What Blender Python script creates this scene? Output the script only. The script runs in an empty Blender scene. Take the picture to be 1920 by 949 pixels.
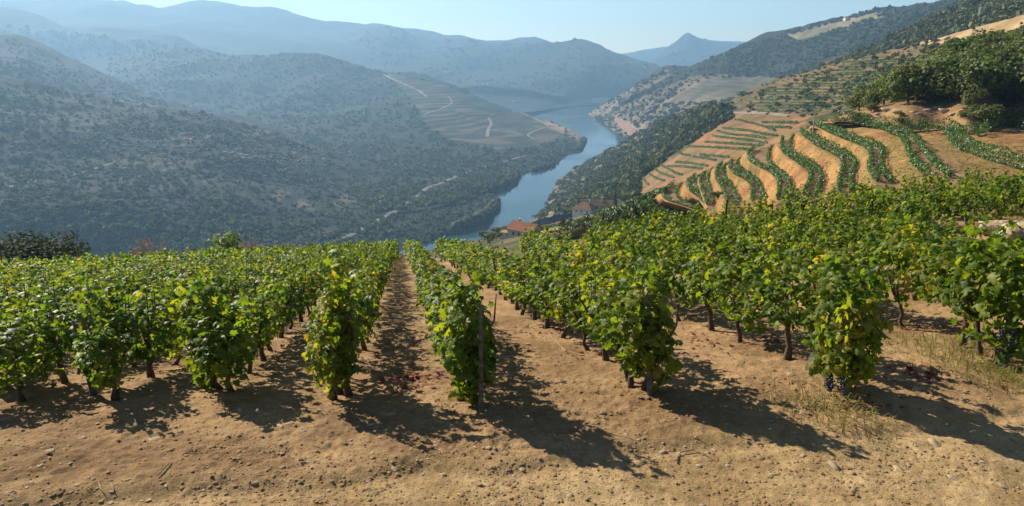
import bpy, math, random
import numpy as np
from mathutils import Vector, Matrix
from mathutils.bvhtree import BVHTree

random.seed(7)
RNG = np.random.default_rng(7)
SC = bpy.context.scene
COL = SC.collection
R = math.radians

# ------------------------------------------------------------------ camera, sky, sun, exposure
FPX, PITCH, CAMZ = 1371.0, R(15.3), 200.0
cam_d = bpy.data.cameras.new('camera')
cam_d.sensor_width = 36.0
cam_d.lens = 36.0 * FPX / 1920.0
cam_d.clip_start, cam_d.clip_end = 0.1, 60000
cam = bpy.data.objects.new('camera', cam_d)
COL.objects.link(cam)
cam.location = (0, 0, CAMZ)
cam.rotation_euler = (R(90) - PITCH, 0, 0)
SC.camera = cam

SUN_AZ, SUN_EL = R(48), R(31)          # azimuth to the left of the view direction (+y)
world = bpy.data.worlds.new('World')
SC.world = world
world.use_nodes = True
wn = world.node_tree.nodes
sky = wn.new('ShaderNodeTexSky')
sky.sky_type = 'NISHITA'
sky.sun_disc = False
sky.sun_elevation = SUN_EL
sky.sun_rotation = -SUN_AZ
sky.altitude = 8000
sky.air_density, sky.dust_density, sky.ozone_density = 2.6, 3.5, 1.0
world.node_tree.links.new(sky.outputs[0], wn['Background'].inputs[0])
wn['Background'].inputs[1].default_value = 0.05
sun_d = bpy.data.lights.new('sun', 'SUN')
sun_d.energy, sun_d.angle, sun_d.color = 5.0, R(0.5), (1.0, 0.90, 0.76)
sun = bpy.data.objects.new('sun', sun_d)
COL.objects.link(sun)
sd = Vector((-math.sin(SUN_AZ) * math.cos(SUN_EL), math.cos(SUN_AZ) * math.cos(SUN_EL), math.sin(SUN_EL)))
sun.rotation_euler = sd.to_track_quat('Z', 'Y').to_euler()
sun.location = (-50, 40, 260)
SC.view_settings.view_transform = 'Standard'
SC.view_settings.look = 'None'
SC.view_settings.gamma = 1.0
SC.view_settings.exposure = 1.15
SC.cycles.use_denoising = True
SC.cycles.max_bounces = 6
SC.cycles.diffuse_bounces = 2
SC.cycles.glossy_bounces = 2
SC.cycles.transmission_bounces = 3
SC.cycles.volume_bounces = 0
HAZE = dict(density=0.000152, color=(0.37, 0.67, 1.0, 1), g=0.3)

# ------------------------------------------------------------------ projection helpers
def ray(u, v):
    cx, cy = (u - 960) / FPX, (474.5 - v) / FPX
    return np.array([cx, math.cos(PITCH) + cy * math.sin(PITCH), -math.sin(PITCH) + cy * math.cos(PITCH)])
def at_r(u, v, r):
    d = ray(u, v)
    return np.array([0, 0, CAMZ]) + d * (r / math.hypot(d[0], d[1]))
def at_z(u, v, z):
    d = ray(u, v)
    return np.array([0, 0, CAMZ]) + d * ((z - CAMZ) / d[2])
def project(p):
    p = np.asarray(p, float)
    q = p - np.array([0, 0, CAMZ])
    x = q[..., 0]
    y = q[..., 1] * math.sin(PITCH) + q[..., 2] * math.cos(PITCH)
    z = q[..., 1] * math.cos(PITCH) - q[..., 2] * math.sin(PITCH)
    z = np.where(np.abs(z) < 1e-6, 1e-6, z)
    return 960 + FPX * x / z, 474.5 - FPX * y / z, z

# ------------------------------------------------------------------ noise
def _hash(ix, iy, iz):
    n = (ix * 374761393 + iy * 668265263 + iz * 2147483647) & 0xffffffff
    n = ((n ^ (n >> 13)) * 1274126177) & 0xffffffff
    n = ((n ^ (n >> 16)) * 2246822519) & 0xffffffff
    return ((n ^ (n >> 15)) & 0xffff) / 32767.5 - 1.0
def vnoise(x, y, z=0.0):
    x = np.asarray(x, float); y = np.asarray(y, float); z = np.zeros_like(x) + z
    xi, yi, zi = np.floor(x).astype(np.int64), np.floor(y).astype(np.int64), np.floor(z).astype(np.int64)
    fx, fy, fz = x - xi, y - yi, z - zi
    fx, fy, fz = [f * f * (3 - 2 * f) for f in (fx, fy, fz)]
    r = 0
    for dx in (0, 1):
        for dy in (0, 1):
            for dz in (0, 1):
                w = (fx if dx else 1 - fx) * (fy if dy else 1 - fy) * (fz if dz else 1 - fz)
                r = r + w * _hash(xi + dx, yi + dy, zi + dz)
    return r
def fbm(x, y, z=0.0, oct=4):
    s, a, f = 0, 1.0, 1.0
    for k in range(oct):
        s = s + a * vnoise(np.asarray(x) * f + 17.3 * k, np.asarray(y) * f - 9.1 * k, np.asarray(z) * f)
        a *= 0.5; f *= 2.03
    return s
def sstep(a, b, x):
    t = np.clip((np.asarray(x, float) - a) / (b - a), 0, 1)
    return t * t * (3 - 2 * t)
def in_poly(u, v, poly):
    u = np.asarray(u, float); v = np.asarray(v, float)
    c = np.zeros(u.shape, bool)
    n = len(poly)
    for i in range(n):
        x1, y1 = poly[i]; x2, y2 = poly[(i + 1) % n]
        cond = ((y1 > v) != (y2 > v)) & (u < (x2 - x1) * (v - y1) / ((y2 - y1) if y2 != y1 else 1e-9) + x1)
        c ^= cond
    return c

# ------------------------------------------------------------------ mesh helpers
def make_mesh(name, V, F, mat=None, smooth=False, col=None, attrs=None):
    """F: an (n,k) int array or a list of such arrays / lists."""
    me = bpy.data.meshes.new(name)
    V = np.asarray(V, np.float32)
    Fs = F if isinstance(F, list) else [F]
    loops, starts, n0 = [], [], 0
    for f in Fs:
        f = np.asarray(f, np.int32)
        if f.ndim == 1: f = f[None, :]
        k = f.shape[1]
        loops.append(f.ravel())
        starts.append(n0 + np.arange(f.shape[0], dtype=np.int32) * k)
        n0 += f.size
    loops = np.concatenate(loops); starts = np.concatenate(starts)
    me.vertices.add(len(V)); me.vertices.foreach_set('co', V.ravel())
    me.loops.add(len(loops)); me.loops.foreach_set('vertex_index', loops)
    me.polygons.add(len(starts)); me.polygons.foreach_set('loop_start', starts)
    me.update(calc_edges=True)
    me.validate()
    if smooth:
        me.polygons.foreach_set('use_smooth', np.ones(len(me.polygons), bool))
    if col is not None:
        at = me.color_attributes.new('albedo', 'FLOAT_COLOR', 'POINT')
        c4 = np.ones((len(V), 4), np.float32); c4[:, :3] = col
        at.data.foreach_set('color', c4.ravel())
    if attrs:
        for k, a in attrs.items():
            at = me.attributes.new(k, 'FLOAT', 'POINT')
            at.data.foreach_set('value', np.asarray(a, np.float32))
    if mat is not None: me.materials.append(mat)
    return me
def obj(name, me, parent=None, loc=None, label=None, cat=None, group=None, kind=None):
    o = bpy.data.objects.new(name, me)
    COL.objects.link(o)
    if parent is not None: o.parent = parent
    if loc is not None: o.location = loc
    if label: o['label'] = label
    if cat: o['category'] = cat
    if group: o['group'] = group
    if kind: o['kind'] = kind
    return o
def thing(name, loc, label, cat, group=None, rz=0):
    o = obj(name, None, None, tuple(loc), label, cat, group)
    o.rotation_euler[2] = rz
    o.empty_display_size = 0.2
    return o
class MB:
    """collects faces of one mesh"""
    def __init__(s): s.V = []; s.F = []
    def add(s, V, F):
        o = len(s.V); s.V += [tuple(v) for v in V]; s.F += [[i + o for i in f] for f in F]; return s
    def box(s, x0, x1, y0, y1, z0, z1):
        return s.add([(x0, y0, z0), (x1, y0, z0), (x1, y1, z0), (x0, y1, z0), (x0, y0, z1), (x1, y0, z1), (x1, y1, z1), (x0, y1, z1)],
                     [(0, 3, 2, 1), (4, 5, 6, 7), (0, 1, 5, 4), (1, 2, 6, 5), (2, 3, 7, 6), (3, 0, 4, 7)])
    def tube(s, pts, rad, n=6, jit=0.0):
        pts = [Vector(p) for p in pts]
        rings = []
        for i, p in enumerate(pts):
            d = (pts[min(i + 1, len(pts) - 1)] - pts[max(i - 1, 0)]).normalized()
            a = d.cross(Vector((0.3, 1, 0.1))).normalized(); b = d.cross(a)
            r = rad[i] if hasattr(rad, '__len__') else rad
            rings.append([p + (a * math.cos(t) + b * math.sin(t)) * r * (1 + random.uniform(-jit, jit)) for t in [2 * math.pi * k / n for k in range(n)]])
        V = [v for r_ in rings for v in r_]; F = []
        for i in range(len(pts) - 1):
            for k in range(n):
                F.append((i * n + k, i * n + (k + 1) % n, (i + 1) * n + (k + 1) % n, (i + 1) * n + k))
        F.append(tuple(range(n - 1, -1, -1))); F.append(tuple((len(pts) - 1) * n + k for k in range(n)))
        return s.add(V, F)
    def mesh(s, name, mat, smooth=False):
        me = bpy.data.meshes.new(name); me.from_pydata(s.V, [], s.F); me.update()
        if smooth: me.polygons.foreach_set('use_smooth', np.ones(len(me.polygons), bool))
        me.materials.append(mat); return me
    def build(s, name, mat, parent=None, smooth=False, **k): return obj(name, s.mesh(name, mat, smooth), parent, **k)
def stamp(tv, tfs, pos, rot, scale):
    """many copies of a template: returns V and list of face arrays"""
    N, K = len(pos), len(tv)
    scale = np.asarray(scale, float)
    sv = tv[None] * (scale[:, None, None] if scale.ndim == 1 else scale[:, None, :])
    V = np.einsum('nij,nkj->nki', rot, sv) + pos[:, None, :]
    F = [(np.asarray(f)[None] + (np.arange(N) * K)[:, None, None]).reshape(-1, np.asarray(f).shape[1]) for f in tfs]
    return V.reshape(-1, 3), F
def rot_from(nrm, tip):
    """matrix columns: x = side, y = tip direction, z = normal"""
    z = nrm / np.linalg.norm(nrm, axis=1, keepdims=True)
    y = tip - (tip * z).sum(1, keepdims=True) * z
    y /= np.maximum(np.linalg.norm(y, axis=1, keepdims=True), 1e-6)
    x = np.cross(y, z)
    return np.stack([x, y, z], 2)
def rand_dir(n):
    v = RNG.normal(size=(n, 3)); return v / np.linalg.norm(v, axis=1, keepdims=True)
def rotz(n):
    t = RNG.uniform(0, 2 * math.pi, n); c, s = np.cos(t), np.sin(t); m = np.zeros((n, 3, 3))
    m[:, 0, 0] = c; m[:, 0, 1] = -s; m[:, 1, 0] = s; m[:, 1, 1] = c; m[:, 2, 2] = 1
    return m
def ico(sub):
    import bmesh
    bm = bmesh.new(); bmesh.ops.create_icosphere(bm, subdivisions=sub, radius=1.0)
    bm.verts.ensure_lookup_table()
    V = np.array([v.co[:] for v in bm.verts]); F = np.array([[v.index for v in f.verts] for f in bm.faces]); bm.free()
    return V, F

# ------------------------------------------------------------------ materials
def new_mat(name):
    m = bpy.data.materials.new(name); m.use_nodes = True
    nt = m.node_tree; b = nt.nodes['Principled BSDF']; b.inputs['Roughness'].default_value = 0.9
    b.inputs['Specular IOR Level'].default_value = 0.25
    return m, nt, b
def nd(nt, t, **k):
    n = nt.nodes.new(t)
    for a, v in k.items():
        if a in ('inp',):
            for i, x in v.items(): n.inputs[i].default_value = x
        else: setattr(n, a, v)
    return n
def ramp(nt, stops, fac):
    r = nt.nodes.new('ShaderNodeValToRGB'); e = r.color_ramp.elements
    while len(e) < len(stops): e.new(0.5)
    for el, (p, c) in zip(e, stops): el.position = p; el.color = (*c, 1)
    nt.links.new(fac, r.inputs[0]); return r.outputs[0]
def noise_mat(name, c1, c2, scale=5.0, rough=0.9, bump=0.3, detail=6, bscale=None, spec=0.2):
    m, nt, b = new_mat(name)
    g = nd(nt, 'ShaderNodeTexCoord')
    n = nd(nt, 'ShaderNodeTexNoise', inp={'Scale': scale, 'Detail': detail})
    nt.links.new(g.outputs['Object'], n.inputs['Vector'])
    nt.links.new(ramp(nt, [(0.3, c1), (0.7, c2)], n.outputs['Fac']), b.inputs['Base Color'])
    b.inputs['Roughness'].default_value = rough; b.inputs['Specular IOR Level'].default_value = spec
    if bump:
        n2 = nd(nt, 'ShaderNodeTexNoise', inp={'Scale': bscale or scale * 4, 'Detail': 4})
        nt.links.new(g.outputs['Object'], n2.inputs['Vector'])
        bp = nd(nt, 'ShaderNodeBump', inp={'Strength': bump, 'Distance': 0.1 / max(scale, 0.2)})
        nt.links.new(n2.outputs['Fac'], bp.inputs['Height']); nt.links.new(bp.outputs[0], b.inputs['Normal'])
    return m
def leaf_mat(name, stops, trans=0.42, tcol_gain=(2.0, 2.1, 1.0), rough=0.42, spec=0.45, patch=0.0):
    """leaf tone differs from leaf to leaf; light passes through the blades"""
    m, nt, b = new_mat(name)
    geo = nd(nt, 'ShaderNodeNewGeometry'); oi = nd(nt, 'ShaderNodeObjectInfo')
    mul = nd(nt, 'ShaderNodeMath', operation='MULTIPLY', inp={1: 0.37}); nt.links.new(oi.outputs['Random'], mul.inputs[0])
    add = nd(nt, 'ShaderNodeMath', operation='ADD'); nt.links.new(geo.outputs['Random Per Island'], add.inputs[0]); nt.links.new(mul.outputs[0], add.inputs[1])
    fr = nd(nt, 'ShaderNodeMath', operation='FRACT'); nt.links.new(add.outputs[0], fr.inputs[0])
    fac = fr.outputs[0]
    if patch:                                            # some plants and shoots turn yellow before others
        pn = nd(nt, 'ShaderNodeTexNoise', inp={'Scale': patch, 'Detail': 2}); nt.links.new(geo.outputs['Position'], pn.inputs['Vector'])
        p1 = nd(nt, 'ShaderNodeMath', operation='MULTIPLY_ADD', inp={1: 0.72, 2: -0.48}); nt.links.new(fr.outputs[0], p1.inputs[0])
        p2 = nd(nt, 'ShaderNodeMath', operation='MULTIPLY_ADD', use_clamp=True, inp={1: 1.25}); nt.links.new(pn.outputs['Fac'], p2.inputs[0]); nt.links.new(p1.outputs[0], p2.inputs[2])
        fac = p2.outputs[0]
    c = ramp(nt, stops, fac)
    nt.links.new(c, b.inputs['Base Color'])
    b.inputs['Roughness'].default_value = rough; b.inputs['Specular IOR Level'].default_value = spec
    tm = nd(nt, 'ShaderNodeMix', data_type='RGBA', blend_type='MULTIPLY', inp={0: 1.0})
    nt.links.new(c, tm.inputs[6]); tm.inputs[7].default_value = (*tcol_gain, 1)
    tr = nd(nt, 'ShaderNodeBsdfTranslucent'); nt.links.new(tm.outputs[2], tr.inputs['Color'])
    mx = nd(nt, 'ShaderNodeMixShader', inp={0: trans})
    nt.links.new(b.outputs[0], mx.inputs[1]); nt.links.new(tr.outputs[0], mx.inputs[2])
    nt.links.new(mx.outputs[0], nt.nodes['Material Output'].inputs['Surface'])
    return m
def albedo_mat(name, nscale, namp=0.5, bump=0.4, bdist=1.0, stripes=False, stripe_col=(0.22, 0.16, 0.10, 1)):
    """ground cover colour from the mesh (soil, scrub, vineyard) with grain on top"""
    m, nt, b = new_mat(name)
    at = nd(nt, 'ShaderNodeAttribute', attribute_name='albedo')
    g = nd(nt, 'ShaderNodeTexCoord')
    n = nd(nt, 'ShaderNodeTexNoise', inp={'Scale': nscale, 'Detail': 8, 'Roughness': 0.65})
    nt.links.new(g.outputs['Object'], n.inputs['Vector'])
    mr = nd(nt, 'ShaderNodeMapRange', inp={1: 0.25, 2: 0.75, 3: 1 - namp, 4: 1 + namp}); nt.links.new(n.outputs['Fac'], mr.inputs[0])
    mm = nd(nt, 'ShaderNodeMix', data_type='RGBA', blend_type='MULTIPLY', inp={0: 1.0})
    nt.links.new(at.outputs['Color'], mm.inputs[6]); nt.links.new(mr.outputs[0], mm.inputs[7])
    out = mm.outputs[2]
    if stripes:
        # terraces: earth banks and planted benches alternate with height
        pos = nd(nt, 'ShaderNodeSeparateXYZ'); nt.links.new(g.outputs['Object'], pos.inputs[0])
        n2 = nd(nt, 'ShaderNodeTexNoise', inp={'Scale': 0.01, 'Detail': 3}); nt.links.new(g.outputs['Object'], n2.inputs['Vector'])
        m1 = nd(nt, 'ShaderNodeMath', operation='MULTIPLY_ADD', inp={1: 10.0}); nt.links.new(n2.outputs['Fac'], m1.inputs[0]); nt.links.new(pos.outputs[2], m1.inputs[2])
        m2 = nd(nt, 'ShaderNodeMath', operation='MULTIPLY', inp={1: 2 * math.pi / stripes}); nt.links.new(m1.outputs[0], m2.inputs[0])
        m3 = nd(nt, 'ShaderNodeMath', operation='SINE'); nt.links.new(m2.outputs[0], m3.inputs[0])
        m4 = nd(nt, 'ShaderNodeMapRange', inp={1: -0.2, 2: 0.6, 3: 0.0, 4: 1.0}); nt.links.new(m3.outputs[0], m4.inputs[0])
        ta = nd(nt, 'ShaderNodeAttribute', attribute_name='terrace')
        m5 = nd(nt, 'ShaderNodeMath', operation='MULTIPLY'); nt.links.new(m4.outputs[0], m5.inputs[0]); nt.links.new(ta.outputs['Fac'], m5.inputs[1])
        ms = nd(nt, 'ShaderNodeMix', data_type='RGBA'); nt.links.new(m5.outputs[0], ms.inputs[0]); nt.links.new(out, ms.inputs[6]); ms.inputs[7].default_value = stripe_col
        out = ms.outputs[2]
    nt.links.new(out, b.inputs['Base Color'])
    bp = nd(nt, 'ShaderNodeBump', inp={'Strength': bump, 'Distance': bdist}); nt.links.new(n.outputs['Fac'], bp.inputs['Height'])
    nt.links.new(bp.outputs[0], b.inputs['Normal'])
    b.inputs['Specular IOR Level'].default_value = 0.1; b.inputs['Roughness'].default_value = 1.0
    return m

M = {}
VG = [(0.0, (0.028, 0.062, 0.008)), (0.35, (0.064, 0.112, 0.012)), (0.65, (0.11, 0.158, 0.016)), (0.85, (0.17, 0.19, 0.02)), (0.96, (0.24, 0.215, 0.03)), (1.0, (0.28, 0.2, 0.04))]
M['vine_leaf'] = leaf_mat('vine_leaf', VG, trans=0.52, tcol_gain=(2.05, 1.95, 0.7), rough=0.5, spec=0.22, patch=0.9)
M['row_leaf'] = leaf_mat('row_leaf', [(0.0, (0.02, 0.055, 0.012)), (0.5, (0.045, 0.10, 0.018)), (0.9, (0.08, 0.14, 0.025)), (1, (0.16, 0.16, 0.03))], trans=0.35, tcol_gain=(1.6, 1.8, 0.9))
M['tree_leaf'] = leaf_mat('tree_leaf', [(0.0, (0.038, 0.056, 0.012)), (0.5, (0.075, 0.098, 0.02)), (0.9, (0.125, 0.132, 0.03)), (1, (0.12, 0.10, 0.028))], trans=0.3, tcol_gain=(1.7, 1.7, 1.0), rough=0.6, spec=0.25)
M['tree_leaf_light'] = leaf_mat('tree_leaf_light', [(0.0, (0.035, 0.065, 0.01)), (0.5, (0.07, 0.11, 0.018)), (1, (0.13, 0.15, 0.03))], trans=0.35, tcol_gain=(1.7, 1.7, 1.0), rough=0.6, spec=0.25)
M['olive_leaf'] = leaf_mat('olive_leaf', [(0.0, (0.018, 0.027, 0.012)), (0.6, (0.04, 0.054, 0.026)), (1, (0.075, 0.085, 0.045))], trans=0.25, tcol_gain=(1.5, 1.5, 1.1), rough=0.75, spec=0.08)
M['scrub'] = leaf_mat('scrub', [(0.0, (0.028, 0.042, 0.014)), (0.55, (0.058, 0.074, 0.024)), (0.85, (0.10, 0.105, 0.036)), (1, (0.16, 0.13, 0.055))], trans=0.2, tcol_gain=(1.5, 1.5, 1.0), rough=0.75, spec=0.15)
M['far_scrub'] = leaf_mat('far_scrub', [(0.0, (0.026, 0.036, 0.017)), (0.6, (0.05, 0.06, 0.027)), (1, (0.10, 0.098, 0.05))], trans=0.3, tcol_gain=(1.4, 1.4, 1.0), rough=0.8, spec=0.1)
M['olive_far'] = leaf_mat('olive_far', [(0.0, (0.028, 0.04, 0.022)), (0.6, (0.052, 0.066, 0.034)), (1, (0.11, 0.114, 0.064))], trans=0.4, tcol_gain=(1.4, 1.4, 1.0), rough=0.8, spec=0.1)
M['cypress_leaf'] = leaf_mat('cypress_leaf', [(0.0, (0.01, 0.025, 0.008)), (1, (0.03, 0.05, 0.015))], trans=0.1, rough=0.7, spec=0.1)
M['dry_plant'] = leaf_mat('dry_plant', [(0.0, (0.15, 0.09, 0.055)), (1, (0.3, 0.2, 0.14))], trans=0.3, tcol_gain=(1.3, 1.2, 1.0), rough=0.9, spec=0.05)
M['dead_leaf'] = leaf_mat('dead_leaf', [(0.0, (0.10, 0.022, 0.018)), (0.6, (0.2, 0.05, 0.035)), (1, (0.26, 0.13, 0.06))], trans=0.2, tcol_gain=(1.4, 1.2, 1.0), rough=0.7, spec=0.2)
M['straw'] = leaf_mat('straw', [(0.0, (0.22, 0.145, 0.055)), (0.7, (0.32, 0.22, 0.09)), (1, (0.16, 0.16, 0.04))], trans=0.3, tcol_gain=(1.2, 1.2, 1.0), rough=0.8, spec=0.1)
M['grass'] = leaf_mat('grass', [(0.0, (0.11, 0.13, 0.025)), (0.5, (0.19, 0.175, 0.045)), (1, (0.27, 0.2, 0.07))], trans=0.35, tcol_gain=(1.3, 1.3, 0.9), rough=0.7, spec=0.15)
M['bark'] = noise_mat('bark', (0.035, 0.024, 0.017), (0.13, 0.09, 0.06), 30, bump=0.9, bscale=70)
M['stake_wood'] = noise_mat('stake_wood', (0.05, 0.043, 0.037), (0.15, 0.13, 0.11), 22, bump=0.7, bscale=60)
M['grape'] = noise_mat('grape', (0.006, 0.006, 0.014), (0.03, 0.03, 0.055), 40, rough=0.45, bump=0, spec=0.5)
M['stone'] = noise_mat('stone', (0.20, 0.14, 0.08), (0.36, 0.28, 0.19), 14, bump=0.4, bscale=40)
M['gravel'] = noise_mat('gravel', (0.16, 0.10, 0.05), (0.30, 0.21, 0.12), 3, bump=0.2)
M['clod'] = noise_mat('clod', (0.18, 0.108, 0.048), (0.29, 0.19, 0.092), 9, bump=0.5)
M['rock'] = noise_mat('rock', (0.24, 0.165, 0.09), (0.46, 0.36, 0.235), 0.9, bump=0.6, bscale=4)
M['twig'] = noise_mat('twig', (0.16, 0.10, 0.06), (0.36, 0.27, 0.18), 30, bump=0.2)
M['plaster'] = noise_mat('plaster', (0.4, 0.34, 0.28), (0.5, 0.45, 0.39), 0.6, bump=0.1)
M['white_wall'] = noise_mat('white_wall', (0.5, 0.48, 0.45), (0.6, 0.58, 0.55), 0.5, bump=0.1)
M['tile_orange'] = noise_mat('tile_orange', (0.27, 0.10, 0.05), (0.38, 0.165, 0.09), 1.2, bump=0.3)
M['tile_old'] = noise_mat('tile_old', (0.17, 0.10, 0.055), (0.32, 0.21, 0.12), 1.0, bump=0.3)
M['glass'] = noise_mat('glass', (0.02, 0.025, 0.03), (0.05, 0.06, 0.07), 1.0, rough=0.15, bump=0, spec=0.5)
M['metal'] = noise_mat('metal', (0.30, 0.30, 0.30), (0.45, 0.45, 0.44), 3, rough=0.5, bump=0)
M['pole_wood'] = noise_mat('pole_wood', (0.30, 0.26, 0.21), (0.46, 0.42, 0.36), 4, bump=0.2)
M['dirt_road'] = noise_mat('dirt_road', (0.15, 0.115, 0.078), (0.22, 0.175, 0.125), 0.2, bump=0.1)
M['rail_bed'] = noise_mat('rail_bed', (0.10, 0.085, 0.075), (0.15, 0.13, 0.115), 0.2, bump=0.1)

# ------------------------------------------------------------------ hills: lofted through control curves
def resample(C, n):
    C = np.asarray(C, float)
    m = len(C)
    if m < 3:
        t = np.linspace(0, m - 1, n)
        return np.stack([np.interp(t, np.arange(m), C[:, k]) for k in range(C.shape[1])], 1)
    t = np.linspace(0, m - 1 - 1e-9, n); i = t.astype(int); f = (t - i)[:, None]
    p = lambda k: C[np.clip(i + k, 0, m - 1)]
    p0, p1, p2, p3 = p(-1), p(0), p(1), p(2)
    return 0.5 * (2 * p1 + (p2 - p0) * f + (2 * p0 - 5 * p1 + 4 * p2 - p3) * f ** 2 + (3 * p1 - p0 - 3 * p2 + p3) * f ** 3)
def curve_pts(spec):
    """control points (u, v, r) or (u, v, None): the last lies on the water"""
    out = []
    for u, v, r in spec:
        p = at_z(u, v, -0.5) if r is None else at_r(u, v, r)
        if r is not None and p[2] < 7.0: p = at_z(u, v, 7.0)      # dry land stays above the water
        out.append(p)
    return np.array(out)
def by_u(spec, n):
    P3 = curve_pts(spec)
    us = np.array([s[0] for s in spec], float)
    fine = resample(P3, 40 * len(spec))
    tu = np.interp(np.linspace(0, len(spec) - 1, len(fine)), np.arange(len(spec)), (us - us[0]) / (us[-1] - us[0]))
    t = np.linspace(0, 1, n)
    return np.stack([np.interp(t, tu, fine[:, k]) for k in range(3)], 1)
def grid_faces(nv, nu):
    i = np.arange(nv - 1)[:, None] * nu + np.arange(nu - 1)[None]
    return np.stack([i, i + 1, i + nu + 1, i + nu], -1).reshape(-1, 4)
HILLS = {}
def hill(name, curves, nu, nv, amp, wl, color, mat, back=0.2, drop=0.14, terrace=None, seed=0.0, label=None, smoothv=True, curl=2):
    """curves: from the crest down to the foot, in control points"""
    Cs = [by_u(c, nu) for c in curves]
    top = Cs[0].copy()
    rr = np.hypot(top[:, 0], top[:, 1])[:, None]
    b = top * [1 + back, 1 + back, 1]; b[:, 2] = top[:, 2] - drop * rr[:, 0]
    A = np.stack(Cs, 0)                                       # (k, nu, 3)
    G = resample(A.reshape(len(A), -1), nv).reshape(nv, nu, 3) if smoothv else A
    bk = np.stack([b * t + top * (1 - t) for t in (1.0, 0.66, 0.33)], 0)
    for k, t in enumerate((1.0, 0.66, 0.33)): bk[k, :, 2] = top[:, 2] - drop * rr[:, 0] * t ** curl
    G = np.concatenate([bk, G], 0)
    X, Y = G[..., 0], G[..., 1]
    n1 = fbm(X / wl + seed, Y / wl - seed, oct=5)
    n2 = 1 - np.abs(fbm(X / (wl * 1.7) - seed, Y / (wl * 1.7) + 3 + seed, oct=3))
    fade = np.clip(G[..., 2] / 40.0, 0.12, 1.0)
    G[..., 2] += amp * (0.6 * n1 + 0.55 * (n2 - 0.6)) * fade
    V = G.reshape(-1, 3)
    F = grid_faces(G.shape[0], nu)[:, ::-1]
    u, v, _ = project(V)
    col = color(V, u, v)
    tr = terrace(V, u, v) if terrace else np.zeros(len(V))
    me = make_mesh(name, V, F, mat, True, col, {'terrace': tr})
    o = obj(name, me, kind='structure')
    if label: o['label'] = label
    bvh = BVHTree.FromPolygons(V.tolist(), F.tolist())
    HILLS[name] = (o, V, F, bvh)
    return o
def hit(names, u, v):
    d = Vector(ray(u, v)).normalized(); best = None
    for n in names:
        h = HILLS[n][3].ray_cast(Vector((0, 0, CAMZ)), d)
        if h[0] is not None and (best is None or h[3] < best[3]): best = h
    return None if best is None else best[0]
def mixc(a, b, t): return np.asarray(a)[None] * (1 - t)[:, None] + np.asarray(b)[None] * t[:, None]
SOIL, DRY, GRN, DGRN, ORG = (0.2, 0.13, 0.06), (0.03, 0.03, 0.02), (0.014, 0.02, 0.012), (0.014, 0.02, 0.011)  , (0.2, 0.105, 0.046)
def scrub_color(wl, a=GRN, b=DRY, bias=0.0, gain=1.0):
    def f(V, u, v):
        n = fbm(V[:, 0] / wl, V[:, 1] / wl, V[:, 2] / wl, oct=4)
        return mixc(a, b, np.clip(0.35 + gain * n * 0.6 + bias, 0, 1))
    return f
mat_far = albedo_mat('far_hillside', 0.006, 0.45, 0.6, 20)
mat_mid = albedo_mat('mid_hillside', 0.03, 0.5, 0.6, 6, stripes=6.5, stripe_col=(0.15, 0.115, 0.078, 1))
mat_rb = albedo_mat('near_hillside', 0.12, 0.45, 0.5, 1.2, stripes=2.4, stripe_col=(0.18, 0.11, 0.052, 1))
mat_tb = albedo_mat('terrace_soil', 1.1, 0.45, 0.7, 0.25)

hill('hill_pale_horizon', [[(1060, 110, 6900), (1160, 97, 6900), (1200, 92, 6900), (1245, 88, 6900), (1300, 79, 6900), (1330, 75, 6900), (1385, 80, 6900), (1500, 88, 6900)],
     [(1060, 150, 6200), (1200, 150, 6200), (1500, 150, 6200)]], 80, 10, 40, 800, scrub_color(800), mat_far, 0.08, 0.05, seed=1)
hill('hill_far_ridge', [[(-160, -12, 5916), (-40, -12, 5916), (90, -9, 5916), (190, 0, 5916), (243, 3, 5846), (300, 13, 5846), (345, 10, 5776), (415, 8, 5776), (470, 15, 5707), (530, 17, 5637), (590, 34, 5568), (640, 42, 5568), (700, 50, 5498), (780, 62, 5428), (900, 72, 5359), (985, 68, 5289), (1010, 70, 5289), (1060, 90, 5220)],
     [(-160, 60, 4524), (300, 70, 4384), (700, 110, 4315), (1060, 130, 4176)], [(-160, 150, 3619), (300, 160, 3480), (1060, 180, 3132)]], 260, 40, 70, 700, scrub_color(500), mat_far, 0.1, 0.08, seed=2)
hill('hill_hazy_left', [[(-160, 22, 4600), (-40, 30, 4500), (60, 36, 4400), (130, 62, 4200), (180, 60, 4200), (240, 55, 4200), (290, 58, 4150), (330, 66, 4100), (380, 92, 4000), (440, 120, 3900), (520, 150, 3700)],
     [(-160, 120, 3500), (150, 130, 3400), (330, 150, 3300), (520, 180, 3200)], [(-160, 200, 2700), (300, 220, 2600), (520, 230, 2500)]], 200, 50, 70, 600, scrub_color(300), mat_far, 0.12, 0.1, seed=3)
hill('hill_across_bend', [[(380, 130, 5500), (480, 112, 5400), (580, 92, 5300), (650, 68, 5100), (690, 52, 5000), (730, 46, 4900), (765, 52, 4850), (795, 63, 4800), (840, 62, 4700), (880, 58, 4600), (940, 66, 4500), (1000, 74, 4400), (1050, 78, 4350), (1085, 74, 4300), (1120, 83, 4250), (1160, 99, 4150), (1200, 114, 4050), (1235, 128, 3900), (1290, 150, 3700)],
     [(380, 170, 4300), (640, 130, 4000), (760, 120, 3850), (900, 130, 3700), (1060, 130, 3600), (1160, 150, 3500), (1290, 175, 3400)],
     [(380, 215, 3000), (640, 190, 3100), (800, 180, 3100), (950, 195, 2950), (1060, 192, None), (1120, 188, None), (1290, 186, None)],
     [(380, 240, 2600), (640, 220, 2600), (800, 215, 2650), (950, 217, 2500), (1060, 203, None), (1120, 198, None), (1290, 195, None)]], 300, 80, 60, 600, scrub_color(200), mat_far, 0.12, 0.1, seed=4)
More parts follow.
